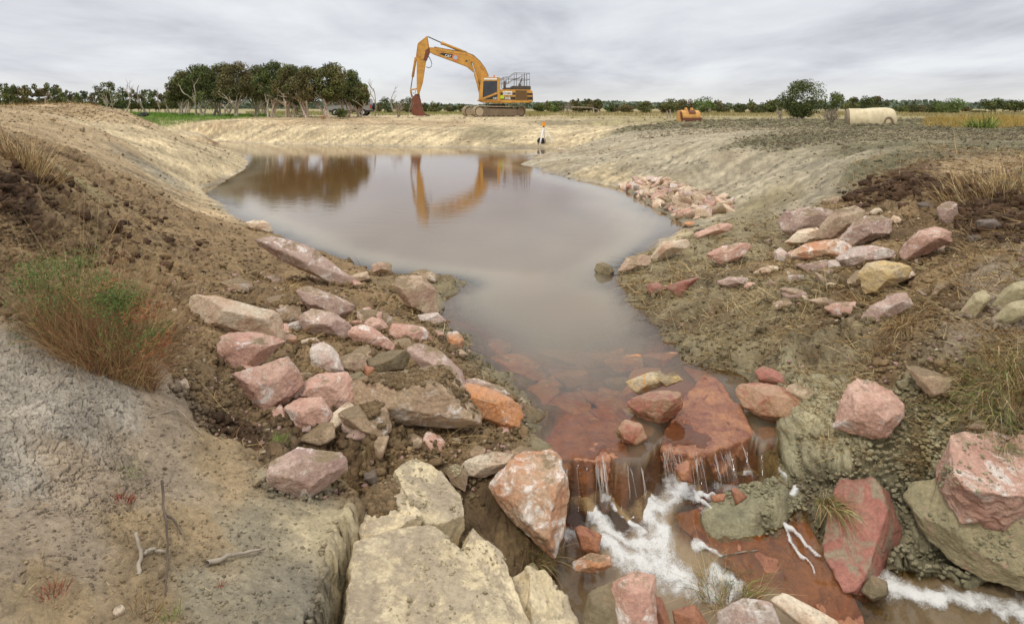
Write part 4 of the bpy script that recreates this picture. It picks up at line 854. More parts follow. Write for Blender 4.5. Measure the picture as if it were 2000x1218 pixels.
# ------------------------------------------------------------------ loose clods, chips and straw lying on the soil
def scatter_px(n, ulo, uhi, plo, phi, seed, dmax=60):
    """points spread evenly over the picture's ground rows"""
    rs = RS(seed); u = rs.uniform(ulo, uhi, n*2); ro = rs.uniform(plo, phi, n*2)
    d0 = (EYE-.5)*FP/(ro-HY); w = np.log(np.clip(d0, 1.3, dmax)); d = np.exp(w); x = u*d
    return x[:n], d[:n], rs
def clods(name, n, seed, sn, mask, size, colmul, label, kind='stuff', flat=.75, col=None, box=(-.8, .8, 262, 1330), csz=1.0):
    x, y, rs = scatter_px(n, *box, seed)
    c, r = gcol(x, y); z = gz(x, y)
    k = mask(x, y, z, r, rs); x, y, z, c = x[k], y[k], z[k], c[k]; m = len(x)
    D, F = SPH[sn]; nv = len(D)
    s = size*np.minimum(rs.lognormal(0, .5, m), 2.1)*(.55+.11*y)
    A = rs.normal(0, 1, (m, 3, 3)); Qm, _ = np.linalg.qr(A)
    sc = np.stack([rs.uniform(.8, 1.3, m), rs.uniform(.7, 1.1, m), rs.uniform(.55, .9, m)], -1)*s[:, None]
    jit = 1+rs.uniform(-.34, .34, (m, nv))
    V = (D[None]*jit[..., None]*sc[:, None])@Qm; V[..., 2] *= flat
    V += np.stack([x, y, z+s*.22*csz], -1)[:, None]
    if sn == 0: pass
    FF = (F[None]+(np.arange(m)*nv)[:, None, None]).reshape(-1, 4)
    t = rs.uniform(colmul[0], colmul[1], m)
    cc = c*t[:, None] if col is None else np.array(col)[rs.randint(len(col), size=m)]*t[:, None]
    o = np_mesh(name, V.reshape(-1, 3), FF, M_CLOD, smooth=False, cols=np.clip(np.repeat(cc, nv, 0), 0, .9))
    tag(o, label, name.split('_')[-1], kind=kind)
SPH[2] = sphere_dirs(2); SPH[3] = sphere_dirs(3)
pat = lambda x, y: noise2(x*1.9, y*1.9, 91)+.6*noise2(x*6, y*6, 92)
clods('soil_crumbs', 110000, 1, 2, lambda x, y, z, r, rs: (z > .0) & (r > .45) & (rs.uniform(0, 1, len(x)) < (r*.75+.7*pat(x, y))), .0085, (.6, 1.25), 'small dry crumbs of earth strewn over both spoil banks')
clods('earth_clods', 9000, 2, 3, lambda x, y, z, r, rs: (z > .0) & (r > .55) & (rs.uniform(0, 1, len(x)) < (r*.45+.6*pat(x, y))), .021, (.65, 1.15), 'fist sized lumps of turned earth on the spoil banks')
clods('ledge_grit', 5000, 3, 2, lambda x, y, z, r, rs: (z > .3) & (r <= .45), .0045, (.55, 1.3), 'grit and small crumbs on the smooth ledge', box=(-.8, -.25, 700, 1330))
clods('bank_pebbles', 5000, 6, 2, lambda x, y, z, r, rs: (z > .05) & (r <= .5) & (y > 7), .008, (.45, 1.1), 'scattered crumbs on the smoothed banks', box=(-.8, .8, 225, 420))
clods('stone_chips', 2600, 4, 2, lambda x, y, z, r, rs: (z > .03) & (r > .5) & (pat(x+9, y) > -.15), .010, (.7, 1.1), 'pale pink and cream chips among the boulders',
      col=[lin(196,160,146), lin(206,186,156), lin(186,150,130), lin(150,134,100)], box=(-.52, .05, 500, 960))
clods('stone_fragments', 2200, 5, 2, lambda x, y, z, r, rs: (z > .03) & (pat(x+3, y) > -.1), .010, (.7, 1.1), 'pale stone chips around the right heap',
      col=[lin(196,160,146), lin(206,186,156), lin(170,140,120), lin(178,160,110)], box=(.18, .8, 400, 800))

def gmat(name, rough=.8, trans=0):
    m = bpy.data.materials.new(name); m.use_nodes = True; nt = m.node_tree; b = nt.nodes['Principled BSDF']
    at_ = nt.nodes.new('ShaderNodeAttribute'); at_.attribute_name = 'Col'; nt.links.new(at_.outputs['Color'], b.inputs['Base Color'])
    b.inputs['Roughness'].default_value = rough; b.inputs['Specular IOR Level'].default_value = .2; return m
M_GRASS = gmat('grass')
def blades(B, D, L_, Wd, curl, rs, C, seg=4, grav=.6):
    """ribbon blades: base points B, start directions D, lengths, widths"""
    m = len(B); t = np.linspace(0, 1, seg+1)
    D = D/np.linalg.norm(D, axis=1)[:, None]; side = np.cross(D, rs.normal(0, 1, (m, 3))); side /= np.linalg.norm(side, axis=1)[:, None]+1e-9
    cv = rs.normal(0, 1, (m, 3))*curl; cv[:, 2] -= grav
    P = B[:, None]+L_[:, None, None]*(D[:, None]*t[None, :, None]+.5*cv[:, None]*(t**2)[None, :, None])
    w = (Wd[:, None]*(1-.85*t**1.5)[None])[..., None]*side[:, None]
    V = np.stack([P-w/2, P+w/2], 2).reshape(m, -1, 3); nv = 2*(seg+1)
    f = np.array([[2*i, 2*i+1, 2*i+3, 2*i+2] for i in range(seg)])
    return V.reshape(-1, 3), (f[None]+(np.arange(m)*nv)[:, None, None]).reshape(-1, 4), np.repeat(C, nv, 0)
STRAW = np.array([lin(196,168,116), lin(170,140,92), lin(146,112,74), lin(206,184,136), lin(120,92,60)])
GREEN = np.array([lin(124,138,70), lin(104,122,58), lin(146,150,82)])
def straw_litter(name, n, seed, box, label, wet_ok=False, fr=None, ln=.10, up=.25, cols=STRAW, thr=0., centres=None, lift=0.008, cmul=1.):
    if centres is None:
        x, y, rs = scatter_px(n, *box, seed); _, r = gcol(x, y); k = (r > .5) & (noise2(x*2.3, y*2.3, seed+70)+.5*noise2(x*7, y*7, seed+71) > thr)
        x, y = x[k], y[k]
    else:
        rs = RS(seed); xs, ys = [], []
        for (px, py, spx, spy) in centres:
            a = rs.normal(px, spx, n); b = np.clip(rs.normal(py, spy, n), 225, 1290)
            for i in range(0, n, 24):
                X0, Y0, _ = at(a[i], b[i]); xs.append(X0+rs.normal(0, .05*Y0/5, 24)); ys.append(Y0+rs.normal(0, .05*Y0/5, 24))
        x = np.concatenate(xs); y = np.concatenate(ys)
    m = len(x); z = gz(x, y)+lift; k = z > .0 if not wet_ok else z > -9; x, y, z = x[k], y[k], z[k]; m = len(x)
    D = np.stack([rs.normal(0, 1, m), rs.normal(0, 1, m), np.abs(rs.normal(up, .3, m))], -1)
    L_ = ln*rs.lognormal(0, .5, m)*(.6+.07*y); C = cols[rs.randint(len(cols), size=m)]*rs.uniform(.6, 1.15, (m, 1))*cmul
    V, F, C = blades(np.stack([x, y, z], -1), D, L_, .0016+.00055*y*rs.uniform(.6, 1.3, m), .35, rs, C, 4, .35)
    o = np_mesh(name, V, F, M_GRASS, smooth=False, cols=C); tag(o, label, 'grass', kind='stuff')
straw_litter('dry_straw', 46000, 11, (.15, .80, 390, 900), 'dead grass stems tangled in the soil of the right bank', thr=-.10, cmul=.85)
straw_litter('loose_straw', 9000, 12, (-.8, -.05, 300, 900), 'dead grass stems scattered on the left bank', thr=.22)
straw_litter('fallen_straw', 150, 13, None, 'mats of dry straw between the boulders', centres=[(575,555,30,20),(800,600,35,22),(590,690,16,26),(1700,600,70,25),(1300,590,30,25),(1600,560,60,20),(1240,565,20,15),(1480,590,40,20),(880,850,25,10)], ln=.12, up=.35)
def tuft(name, label, px, py, n, h, spread, seed, cols, cat='grass tuft', lean=(0, 0), d=None, w=.0025, curl=.5, grav=.5, zb=None):
    x, y, z = at(px, py) if d is None else ((px-1000)/FP*d, d, float(gz((px-1000)/FP*d, d)[0]))
    rs = RS(seed); a = rs.uniform(0, 6.28, n); r = spread*np.sqrt(rs.uniform(0, 1, n))
    B = np.stack([x+r*np.cos(a), y+r*np.sin(a), 0*a], -1); B[:, 2] = gz(B[:, 0], B[:, 1])-.01 if zb is None else zb; z = z if zb is None else zb
    D = np.stack([np.cos(a)*r/spread*.7+lean[0]+rs.normal(0, .18, n), np.sin(a)*r/spread*.7+lean[1]+rs.normal(0, .18, n), np.ones(n)], -1)
    C = cols[rs.randint(len(cols), size=n)]*rs.uniform(.6, 1.2, (n, 1))
    org = np.array([x, y, z]); V, F, C = blades(B-org, D, h*rs.uniform(.45, 1.1, n), w*rs.uniform(.6, 1.4, n)*(1+.06*y), curl, rs, C, 5, grav)
    o = np_mesh(name, V, F, M_GRASS, smooth=False, cols=C); o.location = org; tag(o, label, cat); return o
MIX = np.concatenate([STRAW, GREEN[:2]])
tuft('grass_tuft', 'drooping straw-coloured grass tuft in front of the right heap of boulders', 1765, 640, 420, .30, .10, 1, STRAW, lean=(-.1, -.5), grav=1.6)
tuft('grass_tuft', 'large grass tuft hanging over the bank at the right edge', 1960, 770, 900, .34, .20, 2, MIX, lean=(-.5, -.6), grav=1.3)
tuft('grass_tuft', 'straw grass fringe along the top of the dark peat at right', 1960, 372, 900, .34, .65, 3, STRAW, w=.004)
tuft('grass_tuft', 'upright dry grass clump on the left mound', 55, 335, 380, .45, .22, 4, STRAW, w=.004)
tuft('grass_tuft', 'small green plant in the dark crumbs below the left pile', 548, 868, 200, .07, .03, 5, GREEN*1.2, cat='plant', w=.002)
tuft('grass_tuft', 'thin green and brown tuft beside the tall orange-white boulder', 1045, 1085, 200, .28, .05, 6, MIX, lean=(.2, -.4), grav=1.4)
tuft('grass_tuft', 'wet brown tuft clinging to the top of the red slab', 1620, 985, 260, .26, .06, 7, MIX, lean=(.2, -.8), grav=1.6, d=4.12, zb=-.16)
tuft('grass_tuft', 'drifted grass caught in the foam at the bottom edge', 1420, 1185, 420, .22, .16, 8, MIX, lean=(.1, -.2), grav=1.2, d=3.72, curl=1.2, zb=-.43)
tuft('grass_tuft', 'small wet tuft between the two big red boulders', 1218, 822, 90, .12, .03, 9, MIX, d=4.62, zb=.0)
tuft('grass_tuft', 'clump of rushes at the right edge of the plain', 1915, 243, 260, .8, .5, 10, GREEN*1.15, cat='rushes', d=30, w=.012)
tuft('grass_tuft', 'brown straw tuft half way up the right bank near its shore', 1250, 560, 160, .2, .08, 14, STRAW, lean=(-.3, -.5), grav=1.5)
tuft('grass_tuft', 'dry tuft behind the clay-coloured slabs at right', 1620, 880, 60, .14, .03, 15, STRAW)

# the bush on the left ledge: red-brown stems, green feathery foliage on its right and top
def bush():
    x, y, z = at(160, 700); root = empty('heath_bush', (x, y, z)); tag(root, 'wiry red-brown bush with green and orange tips on the left ledge', 'bush')
    rs = RS(21); n = 3200; a = rs.uniform(0, 6.28, n); r = np.sqrt(rs.uniform(0, 1, n)); bx = .30*r*np.cos(a)+.06; by = .05+.15*r*np.sin(a)
    B = np.stack([bx, by, gz(x+bx, y+by)-z-.01], -1); D = np.stack([.35*r*np.cos(a)+rs.normal(0, .32, n), .3*r*np.sin(a)+rs.normal(0, .32, n), np.ones(n)], -1)
    BC = np.array([lin(160,118,84), lin(176,140,98), lin(140,94,68), lin(186,158,112), lin(132,120,76)])
    V, F, C = blades(B, D, (.22+.50*rs.uniform(0, 1, n))*(1.15-.45*r), rs.uniform(.0012, .0026, n), .8, rs, BC[rs.randint(5, size=n)]*rs.uniform(.7, 1.25, (n, 1)), 5, .25)
    np_mesh('stems', V, F, M_GRASS, root, smooth=False, cols=C)
    def leaves(nm, cs, n, cols, lab):
        Bs, Cs = [], []
        for cx, cz, sx, sz, k in cs:
            m = int(n*k); px = rs.normal(cx, sx, m); pz = rs.normal(cz, sz, m); py = rs.normal(0, .09, m); Bs.append(np.stack([px, py, pz], -1))
        B = np.concatenate(Bs); m = len(B); D = rs.normal(0, 1, (m, 3)); D[:, 2] = np.abs(D[:, 2])*.9+.2
        V, F, C = blades(B, D, rs.uniform(.012, .03, m), rs.uniform(.003, .0055, m), .3, rs, cols[rs.randint(len(cols), size=m)]*rs.uniform(.5, 1.05, (m, 1)), 2, .2)
        o = np_mesh(nm, V, F, M_GRASS, root, smooth=False, cols=C); o['label'] = lab; o['kind'] = 'stuff'
    s = 3.0/FP*1.0
    P = lambda px, py: ((px-160)*y/FP, (705-py)*y/FP)
    g = [(*P(215,585), .045, .03, 1.0), (*P(240,600), .04, .025, 1.), (*P(145,525), .03, .04, .6), (*P(60,560), .05, .05, .9), (*P(300,660), .02, .03, .4), (*P(60,650), .05, .05, .4), (*P(190,560), .03, .04, .5), (*P(110,590), .06, .05, .8), (*P(80,530), .04, .04, .5), (*P(240,650), .05, .05, .5)]
    leaves('green_foliage', g, 900, np.array([lin(104,128,66), lin(126,146,78), lin(92,114,60)]), 'feathery green foliage')
    t = [(*P(318,675), .02, .035, .8), (*P(270,610), .02, .03, .5), (*P(215,560), .012, .012, .15), (*P(295,620), .02, .03, .3)]
    leaves('orange_tips', t, 420, np.array([lin(186,120,76), lin(170,96,66), lin(160,134,84)]), 'orange and red leaf tips')
    n = 26; B = np.stack([rs.uniform(-.3, .25, n), rs.uniform(-.1, .1, n), rs.uniform(.1, .3, n)], -1); D = np.stack([rs.normal(0, .35, n), rs.normal(0, .2, n), np.ones(n)], -1)
    V, F, C = blades(B, D, rs.uniform(.15, .32, n), rs.uniform(.002, .0035, n), .3, rs, STRAW[rs.randint(2, size=n)]*1.2, 6, .3); np_mesh('seed_stalks', V, F, M_GRASS, root, smooth=False, cols=C)
bush()
RED = np.array([lin(176,70,52), lin(150,60,50), lin(140,90,60)])
for i, (px, py, n, h, sp, cs, lb) in enumerate([(245,972,70,.05,.03,RED,'tiny bright red plant in the middle of the ledge'),(105,1175,90,.055,.035,RED,'red and brown seedling near the bottom left corner'),(430,1150,26,.035,.006,RED,'single dark red sprig on the pale clay'),
        (255,930,14,.13,.02,GREEN,'thin green stalks behind the bright red plant'),(285,1195,90,.06,.05,STRAW,'brown root fibres at the bottom of the ledge'),(335,1215,40,.06,.02,GREEN,'green sprouts at the bottom edge left of the red sprig')]):
    tuft('small_plant', lb, px, py, n, h, sp, 40+i, cs, cat='plant', w=.002, curl=.4, grav=.1)
tuft('grass_stalk', 'single green grass stalk at the bottom left corner', 18, 1205, 2, .20, .003, 60, GREEN, cat='grass stalk', w=.005, grav=0, curl=.1)

# ------------------------------------------------------------------ sticks and roots on the ledge
def wood_mat(name, c1, c2):
    m = bpy.data.materials.new(name); m.use_nodes = True; nt = m.node_tree; b = nt.nodes['Principled BSDF']; b.inputs['Roughness'].default_value = .85
    tc = nt.nodes.new('ShaderNodeTexCoord'); n = nt.nodes.new('ShaderNodeTexNoise'); n.inputs['Scale'].default_value = 9; n.inputs['Detail'].default_value = 6
    nt.links.new(tc.outputs['Object'], n.inputs['Vector']); r = nt.nodes.new('ShaderNodeMixRGB'); r.inputs[1].default_value = (*c1, 1); r.inputs[2].default_value = (*c2, 1)
    mr = nt.nodes.new('ShaderNodeMapRange'); mr.inputs[1].default_value = .35; mr.inputs[2].default_value = .65; nt.links.new(n.outputs[0], mr.inputs[0]); nt.links.new(mr.outputs[0], r.inputs[0]); nt.links.new(r.outputs[0], b.inputs['Base Color'])
    return m
M_BARK = wood_mat('pale_bark', lin(214,200,182), lin(160,138,116)); M_DEAD = wood_mat('dead_wood', lin(170,156,136), lin(116,102,86)); M_DARKB = wood_mat('dark_bark', lin(104,88,72), lin(72,60,48))
def tubes(paths, sides=6):
    """paths: list of (points, radii) -> one mesh's V, F"""
    VV, FF, k = [], [], 0; an = np.arange(sides)*2*math.pi/sides
    for P, R in paths:
        P = np.array(P, float); n = len(P); R = np.ones(n)*np.array(R, float); T = np.gradient(P, axis=0); T /= np.linalg.norm(T, axis=1)[:, None]+1e-9
        a = np.cross(T, [.31, .22, .92]); l = np.linalg.norm(a, axis=1)[:, None]; a /= l+1e-9; b = np.cross(T, a)
        V = P[:, None]+R[:, None, None]*(a[:, None]*np.cos(an)[None, :, None]+b[:, None]*np.sin(an)[None, :, None]); VV.append(V.reshape(-1, 3))
        i = np.arange(n-1)[:, None]*sides+k; j = np.arange(sides)[None]; j2 = (j+1) % sides
        FF.append(np.stack([i+j, i+j2, i+sides+j2, i+sides+j], -1).reshape(-1, 4))
        c = k+(n-1)*sides; m2 = sides//2
        for q_ in range(1, sides-2, 2): FF.append(np.array([[c, c+q_, c+q_+1, c+q_+2 if q_+2 < sides else c]])) if q_+2 < sides else None
        k += n*sides
    return np.concatenate(VV), np.concatenate(FF)
def stick(label, pts, r0, r1, name='stick', mat=None, lift=.0, forks=()):
    W = []
    for px, py, up in pts:
        x, y, z = at(px, py); W.append((x, y, z+up))
    W = np.array(W); t = np.linspace(0, 1, len(W)); tt = np.linspace(0, 1, 14); P = np.stack([np.interp(tt, t, W[:, i]) for i in range(3)], -1)
    rs = RS(int(pts[0][0])); P[1:-1] += rs.normal(0, .35*r0, (12, 3)); R = r0+(r1-r0)*tt; R = R*(1+.15*rs.normal(0, 1, 14)*.5)
    V, F = tubes([(P, R)], 8); org = W[0]; o = np_mesh(name, V-org, F, mat or M_DEAD); o.location = org; tag(o, label, 'stick')
stick('broken pale stick lying at the foot of the ledge towards the clay', [(404,1108,.012),(450,1094,.02),(518,1080,.016)], .010, .004)
stick('weathered grey stub of root standing upright on the ledge', [(270,1126,.0),(276,1095,.02),(266,1068,.05)], .008, .006)
stick('short grey root joining the upright stub', [(278,1092,.015),(300,1086,.02),(322,1084,.012)], .008, .005)
stick('long dark twig running down the middle of the ledge', [(316,962,.06),(320,1005,.02),(328,1060,.015),(326,1130,.01),(322,1170,.0)], .006, .002, mat=M_DARKB)
stick('dark side twig branching off the long one', [(322,1015,.02),(340,1030,.02),(355,1048,.005)], .006, .002, mat=M_DARKB)
stick('thin curved root arching over the smooth clay', [(290,816,.004),(348,806,.02),(375,828,.012),(398,854,.002)], .004, .0025)
stick('pale twig caught in the foam at the bottom edge', [(1350,1190,.25),(1420,1180,.27),(1480,1160,.25)], .008, .004)
x, y, z = at(232, 1205)
D, F = SPH[16]; o = np_mesh('puffball', D*np.array([.017, .017, .015])*(1+.03*fbm3(D, 4, 3, 3))[:, None], F, RM['c']); o.location = (x, y, z+.008); tag(o, 'round pale cream puffball at the bottom edge of the ledge', 'puffball')

# lumpy wet mud on the steep bank beside the stream
def mud_lumps(n, seed):
    rs = RS(seed); X_ = []
    for k in range(n):
        px, py = [(rs.uniform(1490, 1860), rs.uniform(760, 1090)), (rs.uniform(1735, 2000), rs.uniform(1000, 1150)), (rs.normal(1440, 50), rs.normal(925, 22))][rs.choice(3, p=[.62, .2, .18])]
        X_.append(at(px, py))
    P = np.array(X_); c, r = gcol(P[:, 0], P[:, 1]); m = n; D, F = SPH[3]; nv = len(D)
    s = .0062*np.minimum(rs.lognormal(0, .6, m), 2.8); sc = np.stack([rs.uniform(.8, 1.4, m), rs.uniform(.8, 1.2, m), rs.uniform(.6, .9, m)], -1)*s[:, None]; jit = 1+rs.uniform(-.38, .38, (m, nv))
    V = D[None]*jit[..., None]*sc[:, None]+(P+[0, -.004, .004])[:, None]; FF = (F[None]+(np.arange(m)*nv)[:, None, None]).reshape(-1, 4)
    tag(np_mesh('mud_lumps', V.reshape(-1, 3), FF, M_CLOD, smooth=False, cols=np.repeat(c*rs.uniform(.9, 1.3, (m, 1)), nv, 0)), 'lumpy greenish mud slumped beside the stream', 'mud', kind='stuff')
mud_lumps(5000, 3)

clods('heath_clods', 26000, 21, 2, lambda x, y, z, r, rs: (r > .4) & (z > .9), .0085, (.45, 1.2), 'rough dark clods covering the right-hand plain', box=(.14, .8, 226, 345))
clods('ridge_clods', 7000, 22, 2, lambda x, y, z, r, rs: (r > .4) & (z > .9), .0075, (.5, 1.15), 'clods on the crest of the left spoil bank', box=(-.8, -.5, 212, 320))
def peat():
    rs = RS(8); P = np.array([at(rs.normal(px, sx), rs.normal(py, sy)) for px, py, sx, sy, k in ((1790,365,45,10,170),(1900,395,60,16,220),(1960,440,45,22,200),(1700,385,30,8,60),(60,360,50,22,160),(250,470,60,40,90)) for _ in range(k)])
    m = len(P); D, F = SPH[3]; nv = len(D); s = .030*np.minimum(rs.lognormal(0, .55, m), 2.6)*(.4+.075*P[:, 1]); sc = np.stack([rs.uniform(.8, 1.4, m), rs.uniform(.8, 1.2, m), rs.uniform(.6, 1., m)], -1)*s[:, None]
    V = D[None]*(1+rs.uniform(-.36, .36, (m, nv)))[..., None]*sc[:, None]+(P+[0, 0, .01])[:, None]; C = PEAT*rs.uniform(.55, 1.5, (m, 1))
    tag(np_mesh('peat_clods', V.reshape(-1, 3), (F[None]+(np.arange(m)*nv)[:, None, None]).reshape(-1, 4), M_CLOD, smooth=False, cols=np.repeat(C, nv, 0)), 'dark peaty clods heaped on the crests of both banks', 'soil', kind='stuff')
peat()

straw_litter('ledge_litter', 2600, 31, (-.8, -.25, 740, 1320), 'fine dead roots and stems lying on the ledge', thr=-9, ln=.035, up=.05, lift=.002) if False else None
def litter():
    rs = RS(44); P = np.array([at(rs.uniform(0, 600), rs.uniform(760, 1216)) for _ in range(900)]); m = len(P)
    D = np.stack([rs.normal(0, 1, m), rs.normal(0, 1, m), np.abs(rs.normal(0, .15, m))], -1); C = STRAW[rs.randint(5, size=m)]*rs.uniform(.5, 1.05, (m, 1))
    V, F, C = blades(P+[0, 0, .003], D, rs.uniform(.01, .05, m), rs.uniform(.0008, .0018, m), .6, rs, C, 5, .02)
    tag(np_mesh('ledge_litter', V, F, M_GRASS, smooth=False, cols=C), 'fine dead roots and stems lying on the ledge', 'litter', kind='stuff')
litter()

# ------------------------------------------------------------------ trees, bushes and dead wood
def leafmat():
    m = gmat('foliage', .75); return m
M_LEAF = leafmat()
def limb(rs, p, d, L_, r, depth, out, ends, up=.25, spread=.6, nseg=6):
    pts = [np.array(p, float)]; d = np.array(d, float); d /= np.linalg.norm(d)
    for i in range(nseg):
        d = d+rs.normal(0, .16, 3)+np.array([0, 0, up*.12]); d /= np.linalg.norm(d); pts.append(pts[-1]+d*L_/nseg)
    R = np.linspace(r, r*.62, nseg+1); out.append((pts, R))
    if depth == 0: ends.append(pts[-1]); return
    k = rs.randint(2, 4)
    for j in range(k):
        a = rs.uniform(0, 6.28); dd = d+spread*np.array([math.cos(a), math.sin(a)*.8, rs.uniform(-.1, .6)]); i = rs.randint(max(1, nseg-3), nseg+1)
        limb(rs, pts[i], dd, L_*rs.uniform(.6, .8), r*.6, depth-1, out, ends, up, spread, nseg)
def crown_mesh(rs, cl, n, ls, cols, flat=.8, cv=.35):
    """leaf sprays filling a list of clumps (centre, radius)"""
    c = np.array([c_ for c_, _ in cl]); R = np.array([r_ for _, r_ in cl]); w = R**2/np.sum(R**2); i = rs.choice(len(cl), n, p=w)
    v = rs.normal(0, 1, (n, 3)); v /= np.linalg.norm(v, axis=1)[:, None]; rr = R[i]*rs.uniform(.35, 1.08, n)**.5
    P = c[i]+v*rr[:, None]*[1, 1, flat]
    nrm = v+rs.normal(0, .7, (n, 3)); a = np.cross(nrm, rs.normal(0, 1, (n, 3))); a /= np.linalg.norm(a, axis=1)[:, None]; b = np.cross(nrm, a); b /= np.linalg.norm(b, axis=1)[:, None]
    s = ls*rs.uniform(.5, 1.3, n)[:, None]
    V = np.stack([P-a*s, P-b*s*.5, P+a*s, P+b*s*.5], 1).reshape(-1, 3); F = np.arange(n*4).reshape(-1, 4)
    cc = cols[rs.randint(len(cols), size=len(cl))]*rs.uniform(1-cv, 1+cv, (len(cl), 1)); C = cc[i]*rs.uniform(.7, 1.3, (n, 1))
    return V, F, np.repeat(np.clip(C, 0, .6), 4, 0)
OLIVE = np.array([lin(92,96,54), lin(84,86,48), lin(104,106,60), lin(98,88,56)]); DEEP = np.array([lin(84,94,50), lin(76,84,46), lin(98,102,56)]); FRESH = np.array([lin(94,112,52), lin(86,102,48), lin(106,118,62)])
BROWNISH = np.array([lin(106,96,62), lin(92,90,54), lin(112,104,68)])
def tree(name, label, px, d, top, wpx, seed, cols=OLIVE, group=None, stems=2, clear=.35, n=2600, bark=None, cat='tree', base=None, ls=.10, nclump=26, depth=2, squash=.8):
    rs = RS(seed); x = (px-1000)/FP*d; z = float(gz(x, d)[0]) if base is None else base
    H = EYE+(HY-top)*d/FP-z; W = wpx*d/FP/2
    root = empty(name, (x, d, z)); tag(root, label, cat, group)
    out, ends = [], []
    for s in range(stems):
        a = rs.uniform(0, 6.28); le = rs.uniform(.05, .35) if stems > 1 else .06
        limb(rs, (rs.normal(0, .1*W), rs.normal(0, .1*W), -.1), (math.cos(a)*le, math.sin(a)*le, 1), H*clear*rs.uniform(.9, 1.25), H*.028*rs.uniform(.7, 1.1), depth, out, ends, spread=.75)
    V, F = tubes(out, 6); np_mesh('trunk', V, F, bark or M_BARK, root)
    cl = []; ch = H*(1-clear*.75); cz = H-ch/2
    for e in ends:
        if e[2] < H*.95: cl.append((np.array([np.clip(e[0], -W*.8, W*.8), np.clip(e[1], -W*.8, W*.8), min(e[2], H*.9)]), W*rs.uniform(.2, .34)))
    for k in range(nclump):
        a = rs.uniform(0, 6.28); t = rs.uniform(-1, 1); r = math.sqrt(max(0, 1-abs(t)**2.4))*rs.uniform(.45, .9)
        cl.append((np.array([W*.82*r*math.cos(a), W*.82*r*math.sin(a), cz+t*ch*.5*squash*.98]), W*rs.uniform(.11, .36)))
    V, F, C = crown_mesh(rs, cl, n, ls, cols); o = np_mesh('crown', V, F, M_LEAF, root, smooth=False, cols=C)
    # bring the crown exactly to the tree's height
    zt = np.percentile(V[:, 2], 99.7); V[:, 2] = np.where(V[:, 2] > cz, cz+(V[:, 2]-cz)*(H-cz)/(zt-cz), V[:, 2]); V[:, 2] = np.maximum(V[:, 2], .15)
    o.data.vertices.foreach_set('co', V.astype(np.float32).ravel()); o.data.update(); return root
def copytree(root, px, d, s, rz, label, group=None, ztop=None):
    r = root.copy(); scene.collection.objects.link(r); x = (px-1000)/FP*d; r.location = (x, d, float(gz(x, d)[0])); r.scale = (s, s, s if ztop is None else ztop); r.rotation_euler = (0, 0, rz); r['label'] = label
    if group: r['group'] = group
    for c in [c for c in scene.objects if c.parent == root]:
        k = c.copy(); scene.collection.objects.link(k); k.parent = r
    return r
# the grove beside the pond
GR = [(352,64,140,52,'leftmost tree of the grove, leaning out over the green grass'),(392,63,127,62,'second tree from the left in the grove, round topped'),(428,66,124,62,'grove tree above the middle of the green grass strip'),
      (462,62,122,64,'tall dense grove tree left of its centre'),(500,65,129,54,'grove tree with one straight stem at the gap in the crowns'),(532,60,121,56,'grove tree with a bent pale stem, highest twigs at the centre'),
      (566,58,128,56,'grove tree with white stems branching low'),(600,57,131,54,'many-branched grove tree with a stem leaning right'),(642,57,124,66,'broad grove tree with a pale forked trunk right of the centre'),
      (676,62,138,56,'sloping-topped grove tree above the parked vehicle'),(702,60,162,34,'rightmost low tree at the end of the grove')]
GN = 'paperbark trees in the grove beyond the pond'
for i, (px, d, top, w, lb) in enumerate(GR):
    tree('paperbark_tree', lb, px, d, top, w*1.3, 100+i, [OLIVE, DEEP, OLIVE, BROWNISH][i % 4], GN, stems=4 if i > 3 else 3, clear=.37, n=11000, ls=.085, nclump=80)
for i, (px, top, lb) in enumerate([(372,140,'tree in the second row behind the left end of the grove'),(445,132,'tree in the second row left of the grove centre'),(515,134,'tree in the second row behind the grove centre'),(585,136,'tree in the second row right of the grove centre'),(660,142,'tree in the second row behind the broad forked tree')]):
    tree('paperbark_tree', lb, px, 74, top, 70, 130+i, OLIVE, GN, stems=3, clear=.25, n=3200, ls=.12, nclump=34)
# the tree line on the left horizon
G2 = 'low trees of the left horizon line'
pr = [tree('scrub_tree', 'low dark scrub tree in the left horizon line, at the picture edge', 8, 92, 163, 44, 160, DEEP, G2, stems=2, clear=.22, n=2200, ls=.14),
      tree('scrub_tree', 'low olive scrub tree in the left horizon line, second from the edge', 34, 95, 167, 40, 161, OLIVE, G2, stems=2, clear=.22, n=2200, ls=.14),
      tree('scrub_tree', 'low brownish scrub tree in the left horizon line, third from the edge', 60, 93, 165, 40, 162, BROWNISH, G2, stems=2, clear=.25, n=2200, ls=.14)]
rs = RS(9)
for i, (px, s) in enumerate([(-20,1.),(84,.95),(98,1.05),(112,.8),(128,.78),(143,.75),(158,.72),(172,.68),(188,.75),(238,.72),(256,.8),(272,.76),(290,.78),(306,.8),(322,.78),(338,.8),(46,.9),(20,.95),(205,.7),(222,.7)]):
    copytree(pr[i % 3], px, 94+3*(i % 3), s*1.05, rs.uniform(0, 6.28), 'low scrub tree merged into the dark line on the left horizon', 'scrub trees merged in the left horizon line')
tree('scrub_tree', 'taller open-crowned tree standing above the left horizon line', 210, 88, 160, 44, 170, DEEP, None, stems=3, clear=.4, n=1900, ls=.12)
